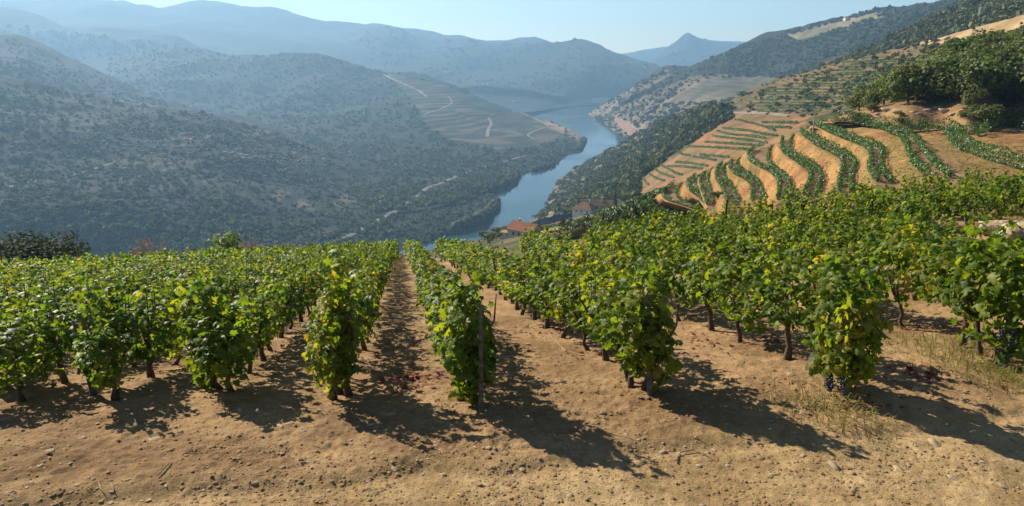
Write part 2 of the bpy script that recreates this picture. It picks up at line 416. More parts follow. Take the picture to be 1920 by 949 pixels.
hill('hill_pointed_peak', [[(1110, 160, 6000), (1160, 140, 6000), (1205, 117, 6000), (1240, 93, 6000), (1268, 78, 6000), (1290, 68, 6000), (1312, 76, 6000), (1345, 82, 6000), (1390, 81, 6000), (1450, 86, 6000), (1540, 95, 6000)],
     [(1110, 185, 4700), (1250, 150, 4700), (1350, 140, 4700), (1540, 150, 4700)], [(1110, 193, 4000), (1300, 190, 4000), (1540, 190, 4000)]], 140, 40, 45, 500, scrub_color(260), mat_far, 0.12, 0.12, seed=5)

# the hillside across the river
def terr_spur(V, u, v):
    u = u + 9 * fbm(V[:, 0] / 40, V[:, 1] / 40, oct=2); v = v + 4 * fbm(V[:, 0] / 40 + 9, V[:, 1] / 40, oct=2)
    p1 = in_poly(u, v, [(720, 135), (830, 160), (930, 190), (1010, 222), (1050, 238), (1060, 255), (1000, 275), (930, 280), (850, 265), (800, 240), (790, 215), (760, 175)])
    p2 = in_poly(u, v, [(870, 200), (940, 215), (985, 255), (1000, 228), (930, 190), (860, 172)])
    return np.where(p1, np.where(p2, 0.08, 0.55), 0.0) * np.clip(0.75 + fbm(V[:, 0] / 90, V[:, 1] / 90, oct=2) * 0.5, 0.1, 1)
def spur_color(V, u, v):
    c = scrub_color(60, GRN, DRY, -0.1)(V, u, v)
    u = u + 9 * fbm(V[:, 0] / 40, V[:, 1] / 40, oct=2); v = v + 4 * fbm(V[:, 0] / 40 + 9, V[:, 1] / 40, oct=2)
    t = in_poly(u, v, [(720, 135), (830, 160), (930, 190), (1010, 222), (1050, 238), (1060, 255), (1000, 275), (930, 280), (850, 265), (800, 240), (790, 215), (760, 175)])
    c[t] = np.array([0.024, 0.029, 0.016])
    b = in_poly(u, v, [(1010, 218), (1040, 228), (1090, 255), (1100, 270), (1075, 262), (1035, 240)])
    c[b] = np.array([0.22, 0.16, 0.10])
    return c
hill('hill_river_spur', [[(-160, 120, 3700), (0, 118, 3600), (120, 122, 3450), (200, 108, 3400), (300, 92, 3300), (380, 93, 3200), (450, 100, 3100), (520, 104, 3000), (590, 103, 2900), (640, 114, 2800), (700, 127, 2700), (760, 138, 2600), (830, 156, 2450), (900, 180, 2300), (960, 200, 2200), (1010, 217, 2050), (1060, 238, 1920), (1100, 262, None)],
     [(-160, 190, 2900), (120, 175, 2700), (300, 178, 2500), (440, 190, 2350), (560, 196, 2200), (680, 200, 2120), (760, 205, 2060), (830, 212, 2000), (900, 226, 1900), (960, 240, 1830), (1010, 252, 1780), (1060, 266, 1720), (1097, 275, None)],
     [(-160, 260, 2200), (120, 250, 2000), (300, 265, 1850), (440, 278, 1720), (560, 285, 1640), (680, 283, 1600), (760, 283, 1560), (830, 285, 1540), (900, 289, 1500), (960, 295, 1440), (1020, 300, 1420), (1060, 298, None), (1090, 286, None)],
     [(-160, 330, 1600), (120, 330, 1450), (300, 340, 1380), (500, 350, 1250), (680, 352, 1180), (800, 345, 1180), (880, 340, 1230), (930, 344, 1180), (980, 332, None), (1030, 316, None), (1075, 298, None)],
     [(-160, 420, 1000), (120, 420, 1000), (300, 420, 950), (500, 415, 900), (680, 408, 900), (800, 396, 940), (880, 375, 1000), (930, 357, None), (985, 337, None), (1035, 320, None), (1079, 302, None)]],
     330, 150, 26, 260, spur_color, mat_mid, 0.15, 0.1, terr_spur, seed=6)
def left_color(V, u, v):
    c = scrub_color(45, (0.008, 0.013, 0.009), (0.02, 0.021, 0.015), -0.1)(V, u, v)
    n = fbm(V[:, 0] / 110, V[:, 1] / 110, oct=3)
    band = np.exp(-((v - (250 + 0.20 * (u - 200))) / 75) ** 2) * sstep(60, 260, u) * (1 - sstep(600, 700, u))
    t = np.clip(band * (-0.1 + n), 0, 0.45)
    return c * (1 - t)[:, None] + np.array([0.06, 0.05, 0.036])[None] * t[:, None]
def left_terr(V, u, v):
    n = fbm(V[:, 0] / 70 + 5, V[:, 1] / 70, oct=3)
    band = np.exp(-((v - (245 + 0.22 * (u - 200))) / 85) ** 2) * sstep(40, 220, u) * (1 - sstep(620, 720, u))
    return np.clip(band * (-0.05 + 1.3 * n), 0, 0.9)
hill('hill_left_shoulder', [[(-160, 35, 2500), (-60, 52, 2450), (0, 62, 2400), (30, 66, 2380), (80, 89, 2350), (130, 116, 2300), (200, 145, 2200), (260, 168, 2100), (330, 193, 2000), (400, 213, 1900), (480, 235, 1800), (560, 258, 1700), (640, 290, 1600)],
     [(-160, 130, 1900), (0, 140, 1850), (200, 190, 1750), (400, 240, 1600), (640, 310, 1450)], [(-160, 240, 1400), (200, 270, 1350), (640, 350, 1250)]], 220, 70, 26, 220, left_color, mat_mid, 0.15, 0.12, left_terr, seed=7)
hill('hill_left_slope', [[(-160, 120, 1560), (-60, 138, 1540), (0, 147, 1520), (60, 152, 1510), (130, 170, 1490), (220, 190, 1470), (300, 207, 1450), (400, 224, 1420), (480, 246, 1400), (560, 268, 1370), (640, 293, 1330), (720, 322, 1270), (790, 344, 1200), (850, 357, 1130), (905, 366, 1070), (932, 378, None)],
     [(-160, 210, 1280), (0, 220, 1270), (200, 245, 1250), (400, 277, 1210), (520, 305, 1180), (640, 337, 1130), (740, 362, 1080), (820, 376, 1040), (890, 378, 1020), (936, 385, None)],
     [(-160, 300, 1030), (0, 310, 1030), (200, 325, 1020), (400, 345, 1000), (520, 362, 990), (640, 382, 970), (740, 397, 950), (820, 402, 940), (890, 398, 945), (935, 392, None)],
     [(-160, 400, 830), (0, 405, 830), (200, 412, 830), (400, 420, 830), (560, 424, 840), (680, 428, 850), (780, 426, 865), (850, 419, 880), (900, 411, 895), (922, 404, None)],
     [(-160, 520, None), (0, 525, None), (200, 525, None), (400, 522, None), (600, 505, None), (720, 480, None), (800, 458, None), (850, 440, None), (890, 421, None), (914, 409, None)]],
     330, 170, 15, 150, left_color, mat_mid, 0.2, 0.12, left_terr, seed=8)

# the far right-hand hillsides
def right_far_color(V, u, v):
    c = scrub_color(70, DGRN, DRY, -0.15)(V, u, v)
    pale = in_poly(u, v, [(1125, 235), (1165, 200), (1230, 170), (1300, 141), (1345, 139), (1440, 145), (1500, 150), (1440, 175), (1380, 185), (1330, 205), (1250, 240), (1190, 262)])
    n = fbm(V[:, 0] / 40, V[:, 1] / 40, V[:, 2] / 40, oct=3)
    c[pale] = mixc((0.07, 0.06, 0.036), (0.15, 0.108, 0.07), np.clip(0.5 + n[pale], 0, 1))
    ol = in_poly(u, v, [(1325, 150), (1345, 140), (1440, 146), (1480, 150), (1420, 178), (1330, 190), (1280, 180)])
    c[ol] = mixc((0.06, 0.06, 0.032), (0.10, 0.085, 0.05), np.clip(0.5 + n[ol], 0, 1))
    fl = in_poly(u, v, [(1148, 218), (1165, 222), (1200, 243), (1178, 255), (1160, 236)])
    c[fl] = np.array([0.2, 0.115, 0.08])
    sk = in_poly(u, v, [(1470, 66), (1560, 42), (1650, 20), (1660, 30), (1580, 58), (1500, 75)])
    c[sk] = mixc((0.10, 0.10, 0.05), (0.22, 0.165, 0.095), np.clip(0.4 + n[sk], 0, 1))
    pk = in_poly(u, v, [(1100, 215), (1180, 167), (1250, 130), (1260, 140), (1190, 180), (1120, 226)])
    c[pk] = mixc((0.08, 0.065, 0.038), (0.17, 0.125, 0.085), np.clip(0.4 + n[pk], 0, 1))
    return c
def right_far_terr(V, u, v):
    p = in_poly(u, v, [(1125, 235), (1165, 200), (1230, 170), (1300, 141), (1500, 145), (1440, 175), (1330, 205), (1250, 240), (1190, 262)])
    return np.where(p, 0.45, 0.06) * np.clip(0.6 + fbm(V[:, 0] / 60, V[:, 1] / 60, oct=2), 0, 1)
hill('hill_beyond_bend', [[(1100, 212, None), (1140, 189, 2480), (1180, 165, 2450), (1215, 146, 2420), (1250, 128, 2400), (1300, 120, 2370), (1360, 112, 2330), (1450, 105, 2250)],
     [(1108, 217, None), (1150, 200, 2280), (1200, 185, 2150), (1250, 170, 2050), (1300, 155, 1950), (1450, 150, 1850)],
     [(1112, 220, None), (1150, 224, 2150), (1200, 220, 2000), (1300, 200, 1800), (1450, 190, 1600)]], 150, 70, 22, 200, right_far_color, mat_mid, 0.15, 0.12, right_far_terr, seed=9)
hill('hill_right_long', [[(1225, 140, 2150), (1280, 126, 2140), (1320, 114, 2120), (1350, 103, 2100), (1400, 85, 2050), (1480, 59, 1980), (1560, 39, 1900), (1610, 28, 1870), (1650, 15, 1850), (1700, 10, 1800), (1760, 3, 1750), (1830, -10, 1700), (2060, -60, 1600)],
     [(1180, 185, 1980), (1260, 165, 1900), (1340, 143, 1800), (1440, 140, 1650), (1540, 110, 1500), (1640, 85, 1380), (1760, 50, 1250), (2060, 0, 1150)],
     [(1145, 222, None), (1190, 215, 1850), (1250, 208, 1680), (1340, 195, 1480), (1440, 180, 1300), (1540, 160, 1150), (1640, 130, 1050), (1760, 95, 950), (2060, 40, 850)],
     [(1120, 226, None), (1145, 243, None), (1172, 268, None), (1215, 268, 1480), (1300, 245, 1250), (1400, 215, 1050), (1550, 190, 900), (2060, 100, 700)]], 260, 110, 24, 240, right_far_color, mat_mid, 0.15, 0.12, right_far_terr, seed=10)
hill('hill_wooded_ridge', [[(1540, 125, 900), (1600, 101, 880), (1650, 80, 850), (1700, 55, 820), (1750, 33, 800), (1830, 2, 770), (1920, -38, 730), (2060, -90, 700)],
     [(1540, 135, 800), (1650, 108, 740), (1750, 75, 680), (1830, 45, 640), (1920, 10, 600), (2060, -40, 560)],
     [(1540, 165, 640), (1700, 130, 560), (1830, 90, 500), (1920, 60, 470), (2060, 20, 440)]], 150, 60, 10, 90, scrub_color(30, DGRN, (0.13, 0.09, 0.05), -0.15), mat_rb, 0.15, 0.12, seed=11)
WOOD = [(1000, 440), (1005, 400), (1040, 340), (1100, 300), (1150, 272), (1220, 237), (1310, 200), (1345, 195), (1375, 222), (1340, 240), (1310, 260), (1270, 285), (1255, 300), (1215, 325), (1195, 345), (1195, 372), (1150, 380), (1090, 395), (1050, 420)]
ORANGE = [(1196, 348), (1215, 326), (1255, 302), (1280, 285), (1330, 245), (1375, 222), (1330, 214), (1400, 212), (1515, 216), (1510, 250), (1420, 285), (1330, 335), (1260, 350), (1210, 372)]
def bank_color(V, u, v):
    c = scrub_color(12, (0.042, 0.05, 0.018), (0.15, 0.092, 0.042), -0.08)(V, u, v)
    n = fbm(V[:, 0] / 14, V[:, 1] / 14, V[:, 2] / 14, oct=3)
    bd = in_poly(u, v, [(1375, 192), (1440, 158), (1560, 120), (1720, 80), (1760, 84), (1720, 150), (1600, 205), (1520, 214), (1390, 212)])
    c[bd] = mixc((0.045, 0.05, 0.02), (0.115, 0.08, 0.036), np.clip(0.4 + n[bd], 0, 1))
    w = in_poly(u, v, WOOD); c[w] = mixc((0.035, 0.042, 0.018), (0.2, 0.135, 0.07), np.clip(0.3 + n[w], 0, 1))
    o = in_poly(u, v, ORANGE); c[o] = mixc((0.11, 0.085, 0.035), ORG, np.clip(0.72 + n[o] * 0.9, 0, 1))
    g = in_poly(u, v, [(1700, 82), (1790, 62), (1850, 42), (1930, 25), (2060, 0), (2060, 70), (1920, 55), (1880, 66), (1800, 76), (1740, 84)])
    c[g] = mixc((0.22, 0.15, 0.07), (0.33, 0.235, 0.125), np.clip(0.5 + n[g], 0, 1))
    e = in_poly(u, v, [(1000, 440), (1020, 415), (1090, 400), (1200, 375), (1300, 350), (1300, 400), (1000, 480)])
    c[e & ~w & ~o] = mixc((0.075, 0.08, 0.025), (0.2, 0.13, 0.055), np.clip(0.4 + n[e & ~w & ~o], 0, 1))
    return c
def bank_terr(V, u, v):
    p = in_poly(u, v, [(1375, 190), (1440, 158), (1560, 120), (1720, 80), (1800, 78), (1700, 150), (1600, 200), (1520, 214), (1400, 210)])
    return np.where(p, 0.55, 0.0) * np.clip(0.6 + fbm(V[:, 0] / 30, V[:, 1] / 30, oct=2), 0, 1)
hill('hillside_right_bank', [[(1065, 322, None), (1100, 303, 1380), (1150, 274, 1230), (1220, 240, 1030), (1275, 215, 900), (1310, 203, 830), (1350, 196, 770), (1390, 180, 720), (1440, 155, 680), (1500, 135, 640), (1560, 118, 600), (1640, 100, 560), (1720, 79, 520), (1800, 62, 480), (1860, 43, 450), (1920, 28, 420), (2060, -10, 390)],
     [(1045, 340, None), (1090, 325, 1180), (1150, 300, 1030), (1220, 270, 860), (1280, 245, 730), (1330, 226, 640), (1380, 214, 590), (1440, 208, 540), (1510, 200, 490), (1580, 182, 450), (1660, 160, 410), (1760, 130, 370), (1860, 100, 340), (2060, 60, 310)],
     [(1028, 370, None), (1060, 358, 1000), (1110, 342, 870), (1170, 318, 740), (1230, 296, 630), (1290, 272, 550), (1350, 250, 500), (1420, 235, 450), (1500, 226, 400), (1580, 215, 360), (1700, 190, 310), (1860, 150, 280), (2060, 110, 260)],
     [(1018, 395, None), (1040, 385, 860), (1080, 372, 750), (1130, 358, 640), (1190, 345, 540), (1250, 332, 450), (1320, 315, 390), (1400, 300, 340), (1500, 280, 290), (1600, 262, 250), (1760, 240, 230), (2060, 180, 220)],
     [(980, 425, None), (1010, 412, 800), (1050, 400, 660), (1100, 392, 540), (1150, 386, 460), (1210, 378, 370), (1280, 368, 310), (1380, 350, 260), (1500, 330, 220), (1700, 300, 200), (2060, 240, 190)]],
     330, 170, 3.2, 45, bank_color, mat_rb, 0.2, 0.14, bank_terr, seed=12)

# river
def water_mat():
    m, nt, b = new_mat('river_water')
    b.inputs['Base Color'].default_value = (0.018, 0.05, 0.06, 1); b.inputs['Roughness'].default_value = 0.12
    b.inputs['IOR'].default_value = 1.33; b.inputs['Specular IOR Level'].default_value = 0.5
    g = nd(nt, 'ShaderNodeTexCoord'); n = nd(nt, 'ShaderNodeTexNoise', inp={'Scale': 0.25, 'Detail': 5})
    nt.links.new(g.outputs['Object'], n.inputs['Vector'])
    n2 = nd(nt, 'ShaderNodeTexNoise', inp={'Scale': 0.008, 'Detail': 4}); nt.links.new(g.outputs['Object'], n2.inputs['Vector'])
    mr = nd(nt, 'ShaderNodeMapRange', inp={1: 0.4, 2: 0.65, 3: 0.07, 4: 0.2}); nt.links.new(n2.outputs['Fac'], mr.inputs[0]); nt.links.new(mr.outputs[0], b.inputs['Roughness'])
    bp = nd(nt, 'ShaderNodeBump', inp={'Strength': 0.12, 'Distance': 0.5}); nt.links.new(n.outputs['Fac'], bp.inputs['Height']); nt.links.new(bp.outputs[0], b.inputs['Normal'])
    return m
make_river = make_mesh('river', [(-9000, 200, 0), (9000, 200, 0), (9000, 7500, 0), (-9000, 7500, 0)], np.array([[0, 1, 2, 3]]), water_mat())
obj('river', make_river, kind='structure')

# ------------------------------------------------------------------ the slope below the field and the terraced hillside
hill('hillside_below_field', [[(700, 500, 240), (850, 458, 290), (920, 442, 310), (1000, 427, 345), (1060, 412, 400), (1110, 402, 435), (1160, 392, 420), (1210, 376, 350), (1260, 352, 250)],
     [(700, 520, 190), (850, 476, 230), (960, 447, 240), (1060, 424, 270), (1160, 401, 290), (1230, 380, 250), (1275, 360, 215)],
     [(700, 545, 140), (850, 500, 165), (960, 468, 170), (1060, 440, 180), (1160, 415, 190), (1240, 392, 185), (1290, 372, 180)],
     [(700, 580, 90), (850, 560, 95), (1000, 520, 95), (1160, 480, 95), (1300, 450, 95)]],
     150, 70, 0.8, 20, bank_color, mat_rb, 1.2, 0.52, seed=13, curl=0.9)

TER = [  # z below the camera, outer hedge, inner hedge (far end first), pixels on the photograph turned into level lines in space
 ('A', -10.3, None, [(1561, 226), (1587, 228), (1614, 231), (1640, 235), (1666, 242), (1703, 246), (1751, 243), (1772, 242), (1806, 251), (1825, 255), (1848, 249), (1867, 240), (1882, 238), (1920, 243), (1975, 250)]),
 ('B', -10.55, [(1745, 244), (1772, 249), (1782, 265), (1793, 278), (1819, 289), (1851, 301), (1882, 311), (1920, 321), (1990, 335)], [(1775, 243), (1790, 254), (1803, 263), (1819, 273), (1843, 284), (1877, 294), (1920, 306), (1990, 320)]),
 ('C', -10.65, [(1561, 230), (1614, 236), (1650, 243), (1672, 252), (1687, 260), (1698, 273), (1703, 289), (1711, 307), (1724, 321), (1740, 333)], [(1640, 239), (1680, 247), (1703, 255), (1719, 268), (1730, 286), (1745, 305), (1761, 321), (1780, 335)]),
 ('D', -11.7, [(1528, 236), (1540, 242), (1566, 255), (1593, 265), (1619, 276), (1632, 288), (1632, 307), (1630, 321), (1645, 342)], [(1538, 232), (1548, 236), (1572, 249), (1606, 263), (1637, 273), (1654, 287), (1651, 307), (1653, 323), (1670, 345)]),
 ('E', -13.2, [(1501, 248), (1514, 261), (1534, 276), (1561, 289), (1578, 302), (1580, 321), (1574, 344), (1573, 360)], [(1512, 245), (1524, 256), (1540, 268), (1566, 282), (1590, 297), (1603, 311), (1597, 328), (1595, 347), (1597, 362)]),
 ('F', -14.6, [(1467, 263), (1465, 280), (1478, 294), (1499, 309), (1516, 322), (1521, 336), (1516, 351), (1507, 368)], [(1487, 261), (1481, 271), (1481, 286), (1499, 299), (1519, 311), (1534, 324), (1540, 339), (1534, 358), (1530, 372)]),
 ('G', -16.2, [(1415, 281), (1402, 291), (1408, 304), (1423, 314), (1443, 324), (1458, 338), (1461, 354), (1459, 375)], [(1448, 279), (1440, 294), (1443, 311), (1458, 324), (1473, 337), (1481, 353), (1480, 375)]),
 ('H', -18.1, [(1374, 305), (1368, 317), (1380, 329), (1400, 340), (1410, 353), (1411, 380)], [(1390, 301), (1382, 311), (1390, 324), (1408, 335), (1423, 349), (1431, 378)]),
 ('I', -19.5, [(1354, 309), (1344, 322), (1344, 337), (1354, 353), (1364, 384)], [(1367, 310), (1356, 322), (1358, 339), (1372, 357), (1383, 384)]),
 ('J', -21.0, [(1324, 326), (1314, 339), (1316, 357), (1326, 386)], [(1337, 322), (1327, 335), (1329, 354), (1338, 384)]),
 ('K', -22.6, [(1304, 332), (1290, 345), (1294, 358), (1312, 372), (1326, 390)], [(1312, 333), (1301, 345), (1305, 357), (1322, 370), (1336, 388)]),
 ('L', -24.6, [(1263, 347), (1243, 365), (1253, 377), (1279, 385), (1310, 396)], [(1279, 349), (1268, 365), (1277, 378), (1299, 384), (1325, 393)]),
 ('M', -27.2, [(1232, 361), (1205, 373), (1200, 384), (1230, 395), (1290, 410)], [(1240, 362), (1222, 373), (1222, 384), (1250, 394), (1300, 408)]),
]
NT = 150
def level_curve(px, dz):
    return np.array([at_z(u, v, CAMZ + dz) for u, v in px])
def arc_resample(C, n):
    f = resample(C, 30 * len(C)); s = np.concatenate([[0], np.cumsum(np.linalg.norm(np.diff(f, axis=0), axis=1))])
    return np.stack([np.interp(np.linspace(0, s[-1], n), s, f[:, k]) for k in range(3)], 1)
HEDGE = []
benches = []
for nm, dz, outer, inner in TER:
    Ci = level_curve(inner, dz); Co = level_curve(outer, dz) if outer else None
    HEDGE.append((nm + ' inner', Ci)); 
    if Co is not None: HEDGE.append((nm + ' outer', Co))
    def ext(C):
        far, near = C[0], C[-1]
        df = np.array([12, 14, 0.]); dn = (near - C[-2]); dn = dn / np.linalg.norm(dn)
        tocam = -near * [1, 1, 0]; tocam /= np.linalg.norm(tocam)
        return np.concatenate([[far + df * 2 + [14, 0, 0], far + df], C, [near + (dn * 0.5 + tocam * 0.5) * 10, near + tocam * 26]])
    if nm == 'A':
        Ei = arc_resample(np.concatenate([ext(Ci)[:-2], [Ci[-1] + [14, -22, 0], Ci[-1] + [16, -62, 0]]]), NT); benches.append((nm, Ei, Ei.copy()))
    elif nm != 'B':
        Ei = arc_resample(ext(Ci), NT); Eo = arc_resample(ext(Co), NT) if Co is not None else Ei - [0, 0, 0]
        side = np.gradient(Ei, axis=0); side = np.stack([side[:, 1], -side[:, 0], 0 * side[:, 0]], 1); side /= np.linalg.norm(side, axis=1, keepdims=True)
        out = -np.sign((side * (Ei.mean(0) + [-60, -20, 0] - Ei)).sum(1, keepdims=True)) * side if False else side
        benches.append((nm, Ei, Eo))
rows_, kinds_ = [], []
T_Z = []
for k, (nm, Ei, Eo) in enumerate(benches):
    # uphill side is inner; widen bench by 0.5 m on either side
    d = Ei - Eo
    if nm == 'A':
        nx = benches[k + 1][1]; d = Ei - nx
    L = np.linalg.norm(d[:, :2], axis=1, keepdims=True); d = d / np.maximum(L, 0.3)
    d[:, 2] = 0
    rows_ += [Ei + d * 0.55, Eo - d * 0.55]; kinds_ += ['bench', 'bank']
G = []
TK = []
for k in range(len(rows_) - 1):
    A_, B_ = rows_[k], rows_[k + 1]
    n = 4 if kinds_[k] == 'bench' else 10
    for j in range(n):
        t = j / n
        p = A_ * (1 - t) + B_ * t
        if kinds_[k] == 'bank':
            p = p.copy(); p[:, 2] += np.sin(math.pi * t) * 0.12 + 0.22 * fbm(p[:, 0] / 1.7, p[:, 1] / 1.7, oct=3) * math.sin(math.pi * t)
        G.append(p); TK.append(0.0 if kinds_[k] == 'bench' else 1.0)
G.append(rows_[-1]); TK.append(1.0)
last = rows_[-1].copy(); last[:, 2] -= 13; last[:, :2] += (rows_[-1] - rows_[-5])[:, :2] * 2.6; G.append(last); TK.append(1.0)
G = np.array(G); TV = G.reshape(-1, 3)
TF = grid_faces(G.shape[0], NT)
tk = np.repeat(np.array(TK), NT)
nn = fbm(TV[:, 0] / 3.0, TV[:, 1] / 3.0, oct=4); n3 = fbm(TV[:, 0] / 9, TV[:, 1] / 9, oct=3)
tcol = mixc((0.19, 0.094, 0.04), (0.285, 0.16, 0.058), np.clip(0.5 + nn * 0.9, 0, 1))
gcol = mixc((0.265, 0.165, 0.06), (0.13, 0.105, 0.033), np.clip(n3, 0, 1))
w_ = (np.clip(0.3 + n3 * 0.8, 0, 0.8) * tk)[:, None]; tcol = tcol * (1 - w_) + gcol * w_
bench_c = mixc((0.15, 0.09, 0.045), (0.22, 0.145, 0.075), np.clip(0.5 + nn, 0, 1))
tcol = np.where(tk[:, None] > 0.5, tcol, bench_c)
tcol[-NT:] = (0.07, 0.075, 0.028)
obj('terraced_hillside', make_mesh('terraced_hillside', TV, TF, mat_tb, True, tcol, {'terrace': np.zeros(len(TV))}), kind='structure')
HILLS['terraced_hillside'] = (None, TV, TF, BVHTree.FromPolygons(TV.tolist(), TF.tolist()))

# bank and knoll above the top terrace
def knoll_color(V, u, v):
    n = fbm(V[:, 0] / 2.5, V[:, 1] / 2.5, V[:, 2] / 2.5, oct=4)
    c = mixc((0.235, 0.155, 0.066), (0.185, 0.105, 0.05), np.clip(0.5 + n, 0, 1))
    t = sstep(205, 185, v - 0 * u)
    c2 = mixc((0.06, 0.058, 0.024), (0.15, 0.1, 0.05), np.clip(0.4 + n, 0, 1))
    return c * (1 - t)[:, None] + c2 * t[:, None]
def kn(pts, off):
    """knoll curve: off metres behind the foot line at the top terrace"""
    foot = [(1560, 227.5), (1587, 229), (1614, 232), (1640, 236), (1666, 243), (1703, 247), (1751, 244), (1806, 252), (1825, 256), (1848, 250), (1882, 239), (1975, 251), (2060, 258)]
    out = []
    for u, v in pts:
        q = at_z(u, float(np.interp(u, [f[0] for f in foot], [f[1] for f in foot])), CAMZ - 10.35)
        out.append((u, v, math.hypot(q[0], q[1]) + off * float(np.interp(u, [1560, 1660], [.15, 1.0]))))
    return out
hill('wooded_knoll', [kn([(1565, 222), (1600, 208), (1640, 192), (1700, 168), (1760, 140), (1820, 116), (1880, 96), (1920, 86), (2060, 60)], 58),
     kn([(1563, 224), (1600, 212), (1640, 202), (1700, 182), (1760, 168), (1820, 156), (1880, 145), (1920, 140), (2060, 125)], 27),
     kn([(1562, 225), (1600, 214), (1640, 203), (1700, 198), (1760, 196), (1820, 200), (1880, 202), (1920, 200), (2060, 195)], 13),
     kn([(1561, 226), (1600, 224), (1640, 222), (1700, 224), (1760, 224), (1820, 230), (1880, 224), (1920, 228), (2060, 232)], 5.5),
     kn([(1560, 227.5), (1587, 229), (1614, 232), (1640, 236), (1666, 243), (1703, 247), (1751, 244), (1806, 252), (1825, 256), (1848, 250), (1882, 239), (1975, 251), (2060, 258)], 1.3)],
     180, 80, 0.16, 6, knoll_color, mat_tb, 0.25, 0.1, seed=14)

# ------------------------------------------------------------------ the field and the track in front
EA, EB = np.array([-0.1549, 0.9879]), np.array([0.9879, 0.1549])
def ab(x, y): return x * EA[0] + y * EA[1], x * EB[0] + y * EB[1]
def xy(a, b): return a * EA[0] + b * EB[0], a * EA[1] + b * EB[1]
MOUND = at_z(1905, 425, CAMZ - 3.55)
def ground_z(x, y, fine=True):
    x = np.asarray(x, float); y = np.asarray(y, float)
    a, b = ab(x, y)
    s = np.interp(b, [-100, 0.5, 2.2, 4.4, 6.5, 9.6, 12, 16, 30], [.2438, .2438, .24, .226, .2, .176, .143, .115, .09])
    ac = np.interp(b, [-60, -19, -10, 0, 2.2, 4.4, 7, 10.5, 13, 18, 40], [36, 40, 52, 64, 42, 22.5, 20.5, 18.5, 17, 17, 16])
    d = a - 6.4
    e = np.maximum(a - ac, 0)
    drop = np.where(e < 15, 0.02 * e * e, 4.5 + 0.6 * (e - 15))
    z = -3.3 - s * 0.5 * (d + np.sqrt(d * d + 0.5)) - drop + 0.015 * np.clip(b - 1, 0, 8)
    wob = 0.1 * vnoise(x * 1.3, y * 1.3)
    z = z + 0.045 * sstep(5.32, 5.52, a + wob) * (0.6 + 0.4 * vnoise(x * 0.7, y * 0.7 + 4)) - 0.018 * np.exp(-((a - 5.3 + wob) / 0.09) ** 2)
    z = z + 0.5 * np.exp(-((x - MOUND[0]) ** 2 + (y - MOUND[1]) ** 2) / 1.5)
    if fine:
        z = z + 0.035 * fbm(x / 0.9, y / 0.9, oct=3)
        near = sstep(30, 8, a)
        rough = 0.5 + 0.5 * sstep(5.2, 6.0, a)
        z = z + near * rough * (0.013 * fbm(x * 5, y * 5, 2.0, oct=3) + 0.016 * np.maximum(fbm(x * 14, y * 14, 5.0, oct=2), 0) + 0.013 * np.maximum(fbm(x * 30, y * 30, 8.0, oct=2) - 0.15, 0))
    return CAMZ + z
nA = 580
th = np.linspace(R(-46), R(50), nA); rr = np.concatenate([np.exp(np.linspace(math.log(2.4), math.log(4.3), 30, endpoint=False)), np.exp(np.linspace(math.log(4.3), math.log(13), 300, endpoint=False)), np.exp(np.linspace(math.log(13), math.log(150), 90))]); nR = len(rr)
TH, RR = np.meshgrid(th, rr)
GX, GY = RR * np.sin(TH), RR * np.cos(TH)
GZ = ground_z(GX, GY)
GVv = np.stack([GX, GY, GZ], -1).reshape(-1, 3)
ga, gb = ab(GVv[:, 0], GVv[:, 1])
gn = fbm(GVv[:, 0] / 0.8, GVv[:, 1] / 0.8, oct=5); gn2 = fbm(GVv[:, 0] / 0.15, GVv[:, 1] / 0.15, oct=3)
track = mixc((0.255, 0.17, 0.076), (0.365, 0.256, 0.128), np.clip(0.5 + gn * 0.7 + gn2 * 0.25, 0, 1))
field = mixc((0.175, 0.106, 0.05), (0.29, 0.187, 0.092), np.clip(0.5 + gn * 0.6 + gn2 * 0.3, 0, 1))
tt = sstep(5.7, 5.1, ga + 0.25 * gn)[:, None]
gcol = field * (1 - tt) + track * tt
